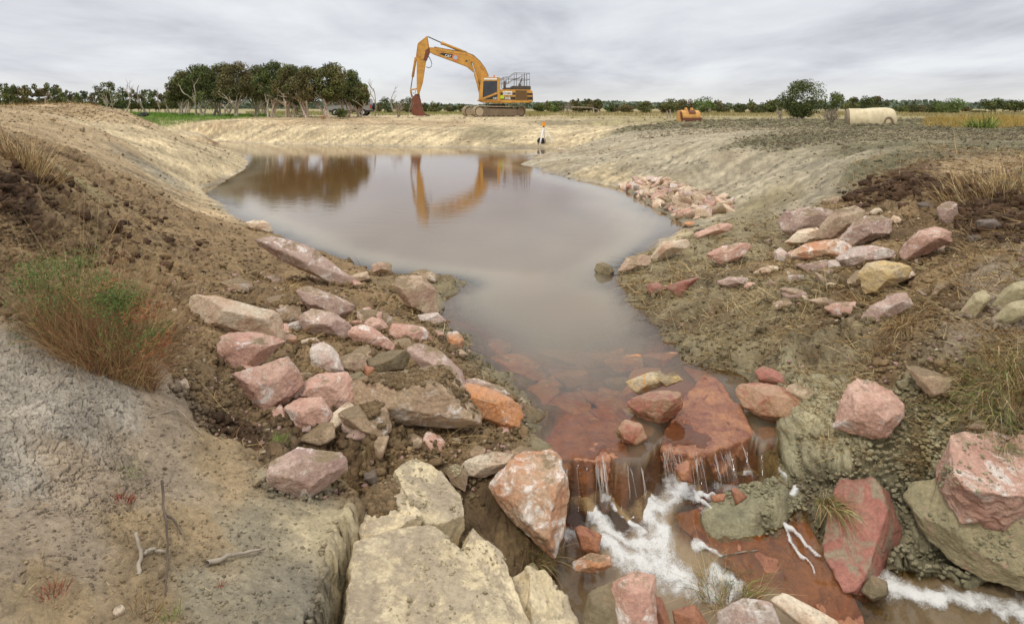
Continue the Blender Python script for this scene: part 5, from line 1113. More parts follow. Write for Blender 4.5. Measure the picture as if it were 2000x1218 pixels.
# right side
RT = [(1080,112,199,34,FRESH,'bright green bush right of the digger'),(1055,120,203,26,DEEP,'dark bush just beside the digger tracks'),(1165,100,194,26,OLIVE,'small round tree above the log rail'),(1222,104,203,36,BROWNISH,'low brown bush between the round tree and the wooden posts'),
      (1262,98,198,36,OLIVE,'bush left of the tall one by the posts'),(1304,90,193,44,OLIVE,'rounded tree directly left of the loose digger bucket'),(1342,98,194,36,BROWNISH,'tree behind the loose digger bucket'),(1374,94,189,44,FRESH,'green tree showing over the right end of the loose bucket'),
      (1446,96,202,34,DEEP,'small tree midway between bucket and tall bush'),(1482,90,200,36,OLIVE,'tree left of the tall lone bush'),(1508,94,196,30,DEEP,'dark tree touching the tall lone bush on its left'),(1624,84,187,42,DEEP,'rounded tree right of the tall lone bush'),
      (1664,90,197,30,OLIVE,'tree behind the dead roots'),(1694,92,195,34,DEEP,'tree behind the concrete pipe'),(1716,95,195,26,OLIVE,'small tree above the middle of the concrete pipe'),(1762,110,213,30,DEEP,'low bush to the right of the concrete pipe'),
      (1790,104,211,36,OLIVE,'low spreading tree two along from the pipe'),(1822,96,208,40,OLIVE,'wide low tree before the twin-topped one'),(1858,92,199,48,FRESH,'twin-topped green tree at the right'),(1888,130,215,16,BROWNISH,'tiny thin tree in the gap at the right'),
      (1942,82,199,42,DEEP,'second tree from the right edge with visible trunk'),(1978,84,202,38,DEEP,'tree cut by the right edge of the picture'),(1912,100,222,22,BROWNISH,'low shrub in the gap before the right pair of trees'),
      (1410,105,208,24,OLIVE,'low scrub right of the loose bucket'),(1195,108,206,24,DEEP,'low dark scrub beside the small round tree'),(1130,112,203,26,OLIVE,'low scrub behind the log rail')]
for i, (px, d, top, w, cs, lb) in enumerate(RT):
    if px > 1600: top -= 7; w *= 1.15
    tree('scrub_tree', lb, px, d, top, w*1.4, 200+i, cs, 'trees and bushes along the right horizon', stems=2, clear=.2 if px < 1930 else .4, n=1900, ls=.13, nclump=22, depth=1 if px < 1930 else 2)
tree('tall_bush', 'tall lone bushy tree standing highest on the right', 1563, 54, 157, 104, 240, DEEP, None, stems=4, clear=.16, n=11000, ls=.07, nclump=80)
for i, (px, d, top, w, lb) in enumerate([(760,104,190,40,'rounded bush behind the dead pale shrub left of the digger bucket'),(795,108,190,34,'bush touching the digger bucket on its left'),(832,118,205,16,'small bush just right of the digger bucket'),(848,112,199,26,'round bush between the digger stick and tracks'),(880,122,205,26,'low bush mid way under the boom'),(903,120,205,24,'low bush left of the digger tracks')]):
    tree('scrub_bush', lb, px, d, top, w*1.35, 260+i, [DEEP, OLIVE][i % 2], 'bushes behind the digger', stems=2, clear=.15, n=1500, ls=.13, nclump=18, depth=1, cat='bush')
tree('cut_shrub', 'dark green cut shrub lying in front of the grove', 668, 55, 212, 34, 280, np.array([lin(86,92,44), lin(72,80,38)]), None, stems=3, clear=.2, n=2200, ls=.05, nclump=20, depth=1, cat='shrub')
def dead(label, px, d, top, seed, lean=0., stems=1, depth=3, r=.022, spread=.7, clear=.42, mat=None, group='dead pale trees', name='dead_tree', cat='dead tree'):
    rs = RS(seed); x = (px-1000)/FP*d; z = float(gz(x, d)[0]); H = EYE+(HY-top)*d/FP-z; out, ends = [], []
    for s in range(stems): limb(rs, (rs.normal(0, .12*H)*(stems > 1), 0, -.1), (lean+rs.normal(0, .4)*(stems > 1), rs.normal(0, .1), 1), H*clear, H*r, depth, out, ends, spread=spread)
    V, F = tubes(out, 5); V[:, 2] = np.where(V[:, 2] > 0, V[:, 2]*H/V[:, 2].max(), V[:, 2]); o = np_mesh(name, V, F, mat or M_DEAD); o.location = (x, d, z); tag(o, label, cat, group)
for a in [('bare grey tree rising above the tree line, left of the broken snag',248,80,152,1,.15),('twiggy bare tree beside the taller open-crowned one',222,84,163,2,-.1),('bare forked tree at the left end of the grove',332,66,150,4,-.25),
          ('bare slender tree between snag and grove',312,72,172,5,.1),('pale dead tree low in the left horizon line',88,78,178,6,.1),('small pale dead tree near the picture left edge',20,80,190,7,-.2),
          ('crooked bare tree left of the digger bucket',733,70,154,8,.1),('bare twisted tree above the rounded bush',772,78,166,9,-.3),('leaning dead sapling against the digger bucket',795,66,192,10,.5),
          ('dead fork beside the loose digger bucket',1383,62,207,11,.3),('dead snag in the scrub at far right',1810,66,226,13,.2)]: dead(*a)
rs = RS(19)
for i in range(26):
    px = rs.uniform(1045, 1600); copytree(pr[i % 3], px, rs.uniform(104, 128), rs.uniform(.35, .75), rs.uniform(0, 6.28), 'low dark scrub filling the gaps along the right horizon', 'low scrub along the right horizon', ztop=rs.uniform(.34, .6))
for i in range(12):
    px = rs.uniform(722, 925); copytree(pr[i % 3], px, rs.uniform(112, 128), rs.uniform(.4, .55), rs.uniform(0, 6.28), 'low dark scrub on the horizon behind the digger arm', 'low scrub behind the digger', ztop=rs.uniform(.35, .45))
dead('thick broken snag standing in the green grass', 287, 62, 167, 3, -.12, 1, 1, .035, .5, .7)
dead('pale many-stemmed dead shrub left of the digger bucket', 775, 66, 196, 14, 0, 7, 2, .03, .9, .5, group=None, name='dead_shrub', cat='dead shrub')
dead('grey dead bush behind the log rail', 1108, 90, 198, 15, 0, 9, 3, .02, .9, .4, group=None, name='dead_shrub', cat='dead shrub')
dead('broken grey stumps below the tall lone bush', 1528, 46, 206, 16, .1, 3, 1, .04, .5, .6, group=None, name='stump', cat='stump')
dead('tangle of bleached uprooted wood left of the concrete pipe', 1622, 40, 208, 17, .3, 12, 3, .03, 1.3, .5, group=None, name='root_tangle', cat='driftwood')
dead('low pile of bleached sticks below the tall bush', 1555, 42, 228, 18, .3, 8, 2, .05, 1.6, .6, group=None, name='stick_pile', cat='driftwood')
dead('fallen orange-brown branches in front of the grove', 628, 54, 222, 19, .9, 9, 2, .04, 1.5, .9, group=None, name='fallen_branch', cat='branch', mat=wood_mat('orange_wood', lin(190,140,96), lin(160,120,88)))
dead('bleached branch lying at the edge of the grass below the grove', 503, 55, 214, 20, -.6, 2, 1, .03, .9, .9, group=None, name='fallen_branch', cat='branch')
# plain grass, green strip, far wood
def far_grass(name, n, ulo, uhi, dlo, dhi, h, cols, label, seed, w=.03, mask=None):
    rs = RS(seed); u = rs.uniform(ulo, uhi, n); d = np.exp(rs.uniform(math.log(dlo), math.log(dhi), n)); x = u*d
    k = (noise2(x*.25, d*.12, seed) > -.25); 
    if mask is not None: k &= mask(u, d)
    x, d = x[k], d[k]; m = len(x); B = np.stack([x, d, gz(x, d)-.01], -1); D = np.stack([rs.normal(0, .35, m), rs.normal(0, .35, m), np.ones(m)], -1)
    V, F, C = blades(B, D, h*rs.uniform(.4, 1.2, m), w*rs.uniform(.5, 1.2, m)*(d/60), .3, rs, cols[rs.randint(len(cols), size=m)]*rs.uniform(.65, 1.2, (m, 1)), 2, .4)
    tag(np_mesh(name, V, F, M_GRASS, smooth=False, cols=C), label, 'grass', kind='stuff')
PG = np.array([lin(160,146,96), lin(140,132,80), lin(172,150,104), lin(128,118,72)])
far_grass('plain_grass', 30000, .02, .80, 66, 150, .40, PG, 'dry olive grass of the plain beyond the digger', 1)
far_grass('plain_scrub_grass', 16000, -.40, .06, 74, 150, .40, np.concatenate([PG, GREEN]), 'green-brown grass under the trees and behind the digger', 2)
far_grass('right_reeds', 9000, .62, .80, 30, 62, .45, np.array([lin(172,142,72), lin(150,132,64), lin(180,150,90)]), 'tall yellow-brown grass on the right edge of the plain', 3)
far_grass('green_grass', 26000, -.60, -.36, 44, 74, .30, np.array([lin(104,136,52), lin(90,122,44), lin(124,150,66)]), 'bright green grass strip between the left bank and the grove', 4, mask=lambda u, d: d > np.interp(u, [-.6, -.5, -.44, -.40, -.36], [46, 52, 54, 58, 66]))
far_grass('ridge_grass', 2500, -.80, -.62, 22, 30, .22, STRAW, 'straw tufts on the skyline of the left spoil bank', 5, w=.02)
rs = RS(5); n = 26000; xx = rs.uniform(-620, 620, n); dd = rs.uniform(520, 640, n); hh = (4.5+3.0*noise2(xx*.008, 0*xx, 3)+2.0*noise2(xx*.05, 0*xx, 4))*rs.uniform(0, 1, n)**.6
P = np.stack([xx, dd, 1.3+np.clip(hh, .2, 12)], -1); a = rs.normal(0, 1, (n, 3)); a /= np.linalg.norm(a, axis=1)[:, None]; b = np.cross(a, rs.normal(0, 1, (n, 3))); b /= np.linalg.norm(b, axis=1)[:, None]; s = 1.5
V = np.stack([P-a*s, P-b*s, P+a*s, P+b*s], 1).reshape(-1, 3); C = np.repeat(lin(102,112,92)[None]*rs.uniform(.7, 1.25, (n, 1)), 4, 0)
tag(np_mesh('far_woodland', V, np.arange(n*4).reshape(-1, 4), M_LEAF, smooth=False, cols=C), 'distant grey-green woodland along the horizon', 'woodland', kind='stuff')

# ------------------------------------------------------------------ machine and other man-made things
def pm(name, col, rough=.5, metal=0., dirt=0., dirtc=(.20, .15, .09), spec=.4):
    m = bpy.data.materials.new(name); m.use_nodes = True; nt = m.node_tree; b = nt.nodes['Principled BSDF']; b.inputs['Roughness'].default_value = rough; b.inputs['Metallic'].default_value = metal
    b.inputs['Specular IOR Level'].default_value = spec
    tc = nt.nodes.new('ShaderNodeTexCoord'); n = nt.nodes.new('ShaderNodeTexNoise'); n.inputs['Scale'].default_value = 2.2; n.inputs['Detail'].default_value = 8; n.inputs['Roughness'].default_value = .7
    nt.links.new(tc.outputs['Object'], n.inputs['Vector']); mr = nt.nodes.new('ShaderNodeMapRange'); mr.inputs[1].default_value = .42; mr.inputs[2].default_value = .72; mr.inputs[3].default_value = 0; mr.inputs[4].default_value = dirt
    nt.links.new(n.outputs[0], mr.inputs[0]); x = nt.nodes.new('ShaderNodeMixRGB'); x.inputs[1].default_value = (*col, 1); x.inputs[2].default_value = (*dirtc, 1); nt.links.new(mr.outputs[0], x.inputs[0]); nt.links.new(x.outputs[0], b.inputs['Base Color'])
    return m
YEL = pm('yellow_paint', tuple(lin(206,152,66)), .5, 0, .85, tuple(lin(146,108,62))); YEL2 = pm('worn_yellow_paint', tuple(lin(214,160,84)), .6, 0, .6, tuple(lin(130,92,60)))
BLK = pm('black_paint', tuple(lin(44,38,36)), .5, 0, .4, tuple(lin(90,76,60))); STEEL = pm('dark_steel', tuple(lin(80,74,68)), .5, .4, .5, tuple(lin(120,100,76))); CHROME = pm('bright_rod', tuple(lin(210,208,204)), .3, .6)
RUST = pm('rust_red', tuple(lin(124,76,58)), .9, 0, .95, tuple(lin(88,62,50))); MUDDY = pm('muddy_track', tuple(lin(132,114,92)), .95, 0, .8, tuple(lin(100,84,66))); PALEM = pm('dusty_track_plate', tuple(lin(178,160,132)), .9, 0, .5, tuple(lin(140,120,96)))
GLASS = pm('dark_glass', tuple(lin(46,46,52)), .12, 0, .15, tuple(lin(120,118,116)), .6); WHI = pm('white_plate', tuple(lin(232,230,222)), .5); LIME = pm('lime_plate', tuple(lin(190,204,48)), .5); ORG = pm('orange_lens', tuple(lin(230,120,50)), .4)
GREYP = pm('sticker_grey', tuple(lin(170,176,190)), .5); REDO = pm('sticker_orange', tuple(lin(206,116,74)), .5); RUBBER = pm('rubber', tuple(lin(38,36,36)), .85)
def prism(name, pts, y0, y1, mat, parent, bev=.02, axis='y'):
    """polygon (x,z) pushed from y0 to y1, edges bevelled"""
    bm = bmesh.new(); a = [bm.verts.new((x, y0, z)) for x, z in pts]; b = [bm.verts.new((x, y1, z)) for x, z in pts]; n = len(pts)
    bm.faces.new(a); bm.faces.new(b[::-1])
    for i in range(n): bm.faces.new((a[i], b[i], b[(i+1) % n], a[(i+1) % n]))
    bmesh.ops.recalc_face_normals(bm, faces=bm.faces)
    if bev > 0: bmesh.ops.bevel(bm, geom=bm.edges[:], offset=bev, segments=2, affect='EDGES', clamp_overlap=True)
    me = bpy.data.meshes.new(name); bm.to_mesh(me); bm.free(); me.materials.append(mat); return link(bpy.data.objects.new(name, me), parent)
def tubeobj(name, paths, mat, parent, sides=10):
    P = []
    for pts, r in paths: P.append((pts, r if isinstance(r, (list, tuple)) else [r]*len(pts)))
    V, F = tubes(P, sides); return np_mesh(name, V, F, mat, parent)
def cyl(name, p0, p1, r, mat, parent, n=24, r2=None):
    p0, p1 = Vector(p0), Vector(p1); bm = bmesh.new(); bmesh.ops.create_cone(bm, cap_ends=True, segments=n, radius1=r, radius2=r if r2 is None else r2, depth=(p1-p0).length)
    bmesh.ops.bevel(bm, geom=[e for e in bm.edges if abs(e.verts[0].co.z-e.verts[1].co.z) < 1e-5], offset=min(r, (p1-p0).length)*.08, segments=2, affect='EDGES')
    M = Matrix.Translation((p0+p1)/2) @ (p1-p0).to_track_quat('Z', 'Y').to_matrix().to_4x4(); bmesh.ops.transform(bm, matrix=M, verts=bm.verts)
    me = bpy.data.meshes.new(name); bm.to_mesh(me); bm.free(); me.materials.append(mat)
    return link(bpy.data.objects.new(name, me), parent)
def text(name, s, x, y, z, size, mat, parent, width=None):
    cu = bpy.data.curves.new(name, 'FONT'); cu.body = s; cu.size = size; cu.extrude = .004; cu.offset = size*.02; t = bpy.data.objects.new(name, cu); scene.collection.objects.link(t)
    bpy.context.view_layer.update(); me = bpy.data.meshes.new_from_object(t.evaluated_get(bpy.context.evaluated_depsgraph_get())); bpy.data.objects.remove(t)
    me.materials.clear(); me.materials.append(mat); o = link(bpy.data.objects.new(name, me), parent); o.location = (x, y, z); o.rotation_euler = (math.radians(90), 0, 0)
    if width: w = max(v.co.x for v in me.vertices); o.scale = (width/w, 1, 1)
    return o
def digger():
    K = 68/FP; X0 = (970-1000)*K; root = empty('excavator', (X0, 68, float(gz(X0, 68)[0])-.02)); tag(root, 'large yellow tracked excavator parked on the far bank with its bucket on the ground', 'excavator')
    e = lambda a, b: ((780+a/6.09-970)*K, (228.3-(50+b/6.09))*K); E = lambda *v: [e(v[i], v[i+1]) for i in range(0, len(v), 2)]
    def e3(a, b, y): p_ = e(a, b); return (p_[0], y, p_[1])
    # undercarriage, turned a little towards the pond
    ang = math.radians(25); ux = e(1123, 0)[0]; ca, sa = math.cos(ang), math.sin(ang)
    def ucar(o): o.rotation_euler = (0, 0, ang); o.location = (ux, 0, 0); return o
    L2, R = 2.25, .54
    for yc in (-1.37, 1.37):
        ring = []; N_ = 96
        per = 4*L2+2*math.pi*R
        bm = bmesh.new(); pads = 48
        for k in range(pads):
            s = per*k/pads
            if s < 2*L2: c = (-L2+s, 2*R); a = 0
            elif s < 2*L2+math.pi*R: t = (s-2*L2)/R; c = (L2+R*math.sin(t), R+R*math.cos(t)); a = -t
            elif s < 4*L2+math.pi*R: c = (L2-(s-2*L2-math.pi*R), 0); a = math.pi
            else: t = (s-4*L2-math.pi*R)/R; c = (-L2-R*math.sin(t), R-R*math.cos(t)); a = math.pi-t
            sag = -.06*math.sin(math.pi*s/(2*L2)) if s < 2*L2 else 0
            M = Matrix.Translation((c[0], yc, c[1]+.02+sag)) @ Matrix.Rotation(-a, 4, 'Y')
            bmesh.ops.create_cube(bm, size=1, matrix=M @ Matrix.Diagonal((per/pads*.92, .75, .05, 1))); bmesh.ops.create_cube(bm, size=1, matrix=M @ Matrix.Translation((0, 0, .04)) @ Matrix.Diagonal((.03, .72, .05, 1)))
        me = bpy.data.meshes.new('track'); bm.to_mesh(me); bm.free(); me.materials.append(PALEM); tr = ucar(link(bpy.data.objects.new('track', me), root))
        fr = prism('track_frame', [(-L2, .12), (L2, .12), (L2+.1, .5), (L2, .8), (-L2+.5, .92), (-L2, .8)], yc-.27, yc+.27, MUDDY, tr, .03); 
        cyl('idler', (-L2, yc-.33, R), (-L2, yc+.33, R), .42, PALEM, tr); cyl('drive_sprocket', (L2, yc-.33, R), (L2, yc+.33, R), .43, MUDDY, tr)
        for q_ in range(7): cyl('roller', (-1.6+q_*.53, yc-.31, .17), (-1.6+q_*.53, yc+.31, .17), .11, MUDDY, tr, 14)
    ucar(prism('car_body', [(-1.2, .5), (1.2, .5), (1.0, .98), (-1.0, .98)], -1.1, 1.1, MUDDY, root)); cyl('swing_ring', (.1, 0, .9), (.1, 0, 1.30), .85, STEEL, root, 32)
    # upper works
    up = lambda o: o
    hb = prism('engine_housing', E(1180,765, 1555,765, 1562,880, 1562,918, 1185,925, 1000,918, 925,892, 940,880, 1180,880), -1.42, 1.42, YEL, root, .05)
    prism('counterweight', E(1500,770, 1560,770, 1572,800, 1574,915, 1500,918), -1.46, 1.46, YEL, root, .10)
    prism('black_stripe', E(1192,800, 1490,803, 1490,826, 1192,828), -1.436, -1.40, BLK, hb, .0); prism('black_stripe', E(1195,850, 1490,850, 1490,884, 1195,884), -1.436, -1.40, BLK, hb, 0)
    prism('black_stripe', E(1503,806, 1568,806, 1568,830, 1503,830), -1.474, -1.44, BLK, hb, 0); prism('black_stripe', E(1503,850, 1570,850, 1570,886, 1503,886), -1.474, -1.44, BLK, hb, 0)
    g = prism('side_grille', E(1366,772, 1500,775, 1500,890, 1366,888), -1.46, -1.40, pm('grille', tuple(lin(150,112,58)), .7, 0, .5), hb, .01)
    for k in range(11): b_ = 778+k*10; prism('grille_slat', E(1370,b_, 1496,b_, 1496,b_+4, 1370,b_+4), -1.475, -1.455, BLK, g, 0)
    prism('deck_panel', E(1330,722, 1548,722, 1550,764, 1330,764), -1.3, 1.3, STEEL, root, .04); prism('deck_panel', E(1232,742, 1328,742, 1328,764, 1232,764), -1.2, 1.2, STEEL, root, .03)
    tubeobj('exhaust', [([e3(1250,745,-.3), e3(1250,670,-.3)], .13), ([e3(1250,672,-.3), e3(1258,655,-.3)], .07)], STEEL, root); tubeobj('air_intake', [([e3(1435,720,.2), e3(1435,690,.2)], .14), ([e3(1435,690,.2), e3(1450,655,.2), e3(1465,622,.2)], .06)], STEEL, root)
    def rail(y): return [([e3(a, b, y) for a, b in l], .022) for l in ([(1205,690),(1218,622),(1310,615),(1355,568),(1535,573),(1535,718)], [(1380,566),(1380,720)], [(1475,571),(1475,720)], [(1230,625),(1228,745)], [(1285,632),(1285,700)],
        [(1218,632),(1400,636),(1455,602)], [(1205,690),(1292,690),(1350,642),(1535,645)], [(1500,575),(1500,718)])]
    tubeobj('handrail', rail(-1.3), STEEL, root, 6); tubeobj('handrail', rail(1.3), STEEL, root, 6); tubeobj('handrail', [([e3(1535,b,-1.3), e3(1535,b,1.3)], .022) for b in (573, 645)], STEEL, root, 6)
    cab = prism('cab', E(962,622, 1190,624, 1186,905, 940,890, 945,790), -1.50, -.45, YEL, root, .05)
    prism('side_window', E(992,668, 1152,666, 1150,792, 1060,830, 982,862), -1.512, -1.47, GLASS, cab, .004); prism('windscreen', [(e(958,660)[0]-.02, e(958,660)[1]), (e(945,800)[0]-.03, e(945,800)[1]), (e(945,800)[0]+.03, e(945,800)[1]), (e(958,660)[0]+.03, e(958,660)[1])], -1.40, -.55, GLASS, cab, 0)
    prism('door_trim', E(985,866, 1062,838, 1155,800, 1157,812, 1062,850, 990,878), -1.525, -1.48, YEL2, cab, .004); prism('door_panel', E(992,882, 1157,820, 1157,884), -1.514, -1.48, BLK, cab, 0)
    prism('cab_pillar', E(1156,640, 1186,640, 1182,900, 1156,900), -1.53, -1.46, YEL, cab, .01); prism('visor', E(1000,634, 1150,634, 1150,652, 1000,652), -1.53, -1.46, WHI, cab, .004)
    cyl('beacon', e3(1120,622,-1.), e3(1120,596,-1.), .07, ORG, cab, 14)
    text('lettering', 'CAT', *e3(1103,880,-1.535), .30, WHI, cab, .46)
    text('lettering', '345B', *e3(1238,880,-1.445), .34, WHI, hb, .60)
    sg = prism('company_sign', E(1220,786, 1328,786, 1328,828, 1220,828), -1.47, -1.44, WHI, hb, 0); text('lettering', 'CJMU', *e3(1256,818,-1.478), .22, BLK, sg, .56)
    bm = bmesh.new(); 
    rg = [([(e(1238,808)[0]+.10*math.cos(t), -1.48, e(1238,808)[1]+.10*math.sin(t)) for t in np.linspace(0, 2*math.pi, 17)], .018)]; tubeobj('ring_emblem', rg, BLK, sg, 5)
    prism('lime_sign', E(1187,834, 1233,834, 1233,872, 1187,872), -1.475, -1.44, LIME, hb, 0)
    # front end
    bo = prism('boom', E(368,268, 460,272, 600,298, 800,328, 880,362, 960,436, 1020,516, 1060,612, 1068,770, 985,770, 930,648, 892,566, 800,492, 640,432, 420,352, 365,325), -.36, .36, YEL, root, .04)
    tubeobj('boom_pipe', [([e3(a, b, y) for a, b in ((420,262),(560,288),(790,322),(880,356),(958,428),(1018,508),(1058,600))], .035) for y in (-.2, -.1, .12)], STEEL, bo, 6)
    tubeobj('boom_edge', [([e3(a, b, -.37) for a, b in ((440,300),(600,322),(800,352),(870,384),(945,455),(1000,530))], .03)], YEL2, bo, 6)
    cyl('pin', e3(795,425,-.42), e3(795,425,.42), .09, STEEL, bo, 14); cyl('pin', e3(860,450,-.5), e3(860,450,.5), .10, STEEL, bo, 14)
    dc = prism('boom_decal', E(482,346, 520,332, 640,350, 622,394, 600,392), -.378, -.355, BLK, bo, 0); t = text('lettering', 'CAT', *e3(545,376,-.385), .36, WHI, dc, .60); t.rotation_euler = (math.radians(90), math.radians(12), 0)
    st = prism('round_sticker', E(626,362, 645,350, 700,362, 706,400, 690,432, 640,424), -.378, -.355, REDO, bo, 0); cyl('sticker_face', e3(668,388,-.39), e3(668,388,-.375), .22, GREYP, st, 20)
    for y in (-.5, .5):
        c = tubeobj('boom_cylinder', [([e3(902,575,y), e3(938,700,y), e3(960,800,y)], .12)], YEL2, root); tubeobj('rod', [([e3(862,450,y), e3(902,575,y), e3(925,640,y)], .055)], CHROME, c)
    sk = prism('stick', E(340,132, 228,222, 206,372, 216,424, 216,760, 226,822, 244,816, 286,680, 322,440, 366,292), -.30, .30, YEL, root, .04)
    prism('side_plate', E(232,232, 338,142, 358,288, 330,395, 262,418, 218,372), -.33, .33, YEL, sk, .03); cyl('pin', e3(250,360,-.38), e3(250,360,.38), .16, YEL2, sk, 18)
    prism('boom_fork', E(322,300, 366,268, 368,330, 330,425, 296,418), -.36, .36, RUST, sk, .02)
    sc_ = tubeobj('stick_cylinder', [([e3(505,212,0), e3(800,330,0)], .15)], YEL, root, 14); tubeobj('rod', [([e3(345,140,0), e3(510,214,0)], .055)], STEEL, sc_); cyl('end_collar', e3(500,210,0), e3(525,221,0), .19, YEL2, sc_, 18)
    bc = tubeobj('bucket_cylinder', [([e3(204,385,0), e3(168,618,0)], .13)], YEL2, root, 14); tubeobj('rod', [([e3(166,618,0), e3(144,765,0)], .045)], STEEL, bc)
    for y in (-.22, .22): tubeobj('linkage', [([e3(142,768,y), e3(222,752,y)], .07), ([e3(142,768,y), e3(160,850,y)], .08)], STEEL if y > 0 else YEL2, root, 8)
    tubeobj('hydraulic_hose', [([e3(a, b, -.36) for a, b in ((352,372),(380,420),(393,460),(385,495),(358,512),(325,498))], .035)], RUBBER, root, 8)
    tubeobj('hydraulic_hose', [([e3(a, b, -.2) for a, b in ((205,772),(200,800),(182,812),(172,800))], .025)], RUBBER, root, 8)
    bk = prism('bucket', E(168,848, 205,826, 240,846, 258,872, 262,900, 276,962, 298,1035, 352,1064, 280,1074, 200,1072, 160,1046, 150,1000, 150,920), -.75, .75, RUST, root, .06)
    prism('bucket_ear', E(175,870, 195,818, 246,812, 258,890), -.25, -.18, RUST, bk, .01); prism('bucket_ear', E(175,870, 195,818, 246,812, 258,890), .18, .25, RUST, bk, .01)
    for k in range(5): y = -.66+k*.33; prism('tooth', E(330,1056, 372,1070, 372,1076, 318,1074), y-.06, y+.06, STEEL, bk, .005)
    for o in [o for o in scene.objects if o.parent == root and o.name.split('.')[0] not in ('track', 'car_body')]: o.rotation_euler = (0, 0, math.radians(5))
digger()
def vehicle():
    d = 72; K = d/FP; x = (686-1000)*K; z = float(gz(x, d)[0]); root = empty('parked_vehicle', (x, d, z)); tag(root, 'grey four-wheel drive wagon parked behind the right end of the grove', 'car')
    SIL = pm('silver_paint', tuple(lin(150,150,148)), .35, .3, .2, tuple(lin(120,110,96))); 
    b = prism('body', [(-2.4,.55),(2.3,.55),(2.35,.9),(2.3,1.15),(-1.0,1.15),(-2.3,1.05),(-2.42,.8)], -.9, .9, SIL, root, .06); prism('lower_body', [(-2.35,.42),(2.3,.42),(2.36,.62),(-2.4,.62)], -.92, .92, BLK, root, .03)
    c = prism('cabin', [(-1.0,1.12),(2.28,1.12),(2.12,1.85),(-.35,1.88)], -.82, .82, SIL, root, .06)
    for a in ([(-.75,1.2),(.2,1.2),(.2,1.72),(-.32,1.72)], [(.3,1.2),(1.15,1.2),(1.15,1.72),(.3,1.72)], [(1.25,1.2),(2.05,1.2),(1.95,1.72),(1.25,1.72)]): prism('window', a, -.835, -.80, GLASS, c, 0)
    prism('rear_window', [(2.2,1.25),(2.23,1.25),(2.15,1.72),(2.10,1.72)], -.7, .7, GLASS, c, 0)
    prism('tail_light', [(2.2,.85),(2.38,.85),(2.36,1.15),(2.2,1.15)], -.93, -.78, pm('red_lens', tuple(lin(170,60,40)), .3), b, .01); cyl('spare_wheel', (2.38,0,1.0), (2.60,0,1.0), .38, RUBBER, root, 24)
    for wx in (-1.5, 1.45):
        for wy in (-.82, .82):
            w = cyl('wheel', (wx, wy-.12, .38), (wx, wy+.12, .38), .38, RUBBER, root, 28); cyl('rim', (wx, wy-.135, .38), (wx, wy+.135, .38), .21, CHROME, w, 20)
vehicle()
def loose_bucket():
    d = 47; K = d/FP; x = (1345-1000)*K; z = float(gz(x, d)[0]); root = empty('digger_bucket', (x, d, z-.06), math.radians(14)); root.scale = (.92, .9, .86); tag(root, 'loose yellow digger bucket with a rusty lower edge on the right plain', 'bucket')
    n = 14; arc = [(.62*math.cos(t)-.1, .52+.50*math.sin(t)) for t in np.linspace(-2.3, .9, n)]
    def shell(nm, lo, hi, mat):
        o_ = arc[lo:hi]; i_ = [(-.1+(p_[0]+.1)*.93, .52+(p_[1]-.52)*.93) for p_ in o_]; pts = [(-a, b) for a, b in o_]+[(-a, b) for a, b in i_[::-1]]
        o = prism(nm, pts, -.78, .78, mat, root, 0); o.rotation_euler = (0, 0, math.radians(90)); return o
    # side profile runs front to back, so its width spans left to right
    pts = [(-.45,.10),(-.52,.45),(-.42,.80),(-.15,.98),(.25,.98),(.5,.55),(.45,.06),(.0,0)]
    def pr(nm, P, a, b, m, par=root, bv=.03):
        o = prism(nm, P, a, b, m, par, bv)
        me = o.data; co = np.empty(len(me.vertices)*3, np.float32); me.vertices.foreach_get('co', co); co = co.reshape(-1, 3); co = np.stack([co[:, 1], co[:, 0], co[:, 2]], -1); me.vertices.foreach_set('co', co.ravel()); me.flip_normals(); me.update(); return o
    s = pr('shell', pts, -.80, .80, YEL2, bv=.05); pr('wear_plate', [(-.50,.02),(-.56,.14),(-.55,.36),(-.44,.36),(-.40,.02)], -.83, .83, RUST); pr('side_cutter', [(-.5,.1),(-.56,.45),(-.44,.85),(-.2,.9),(-.3,.3)], -.86, -.80, RUST)
    pr('ear', [(-.3,.9),(-.1,1.2),(.1,1.2),(.2,.9)], -.28, -.20, YEL2, s, .01); pr('ear', [(-.3,.9),(-.1,1.2),(.1,1.2),(.2,.9)], .20, .28, YEL2, s, .01); o = pr('rust_patch', [(-.50,.70),(-.44,.86),(-.25,1.0),(-.2,.985),(-.40,.82),(-.46,.68)], -.2, .35, RUST, s, 0)
loose_bucket()
def lathe(name, prof, mat, parent=None, n=48):
    a = np.linspace(0, 2*math.pi, n+1)[:-1]; P = np.array(prof, float); V = np.stack([np.repeat(P[:, 0], n), (P[:, 1][:, None]*np.cos(a)).ravel(), (P[:, 1][:, None]*np.sin(a)).ravel()], -1)
    i = np.arange(len(P)-1)[:, None]*n; j = np.arange(n)[None]; j2 = (j+1) % n; F = np.stack([i+j, i+j2, i+n+j2, i+n+j], -1).reshape(-1, 4); return np_mesh(name, V, F, mat, parent)
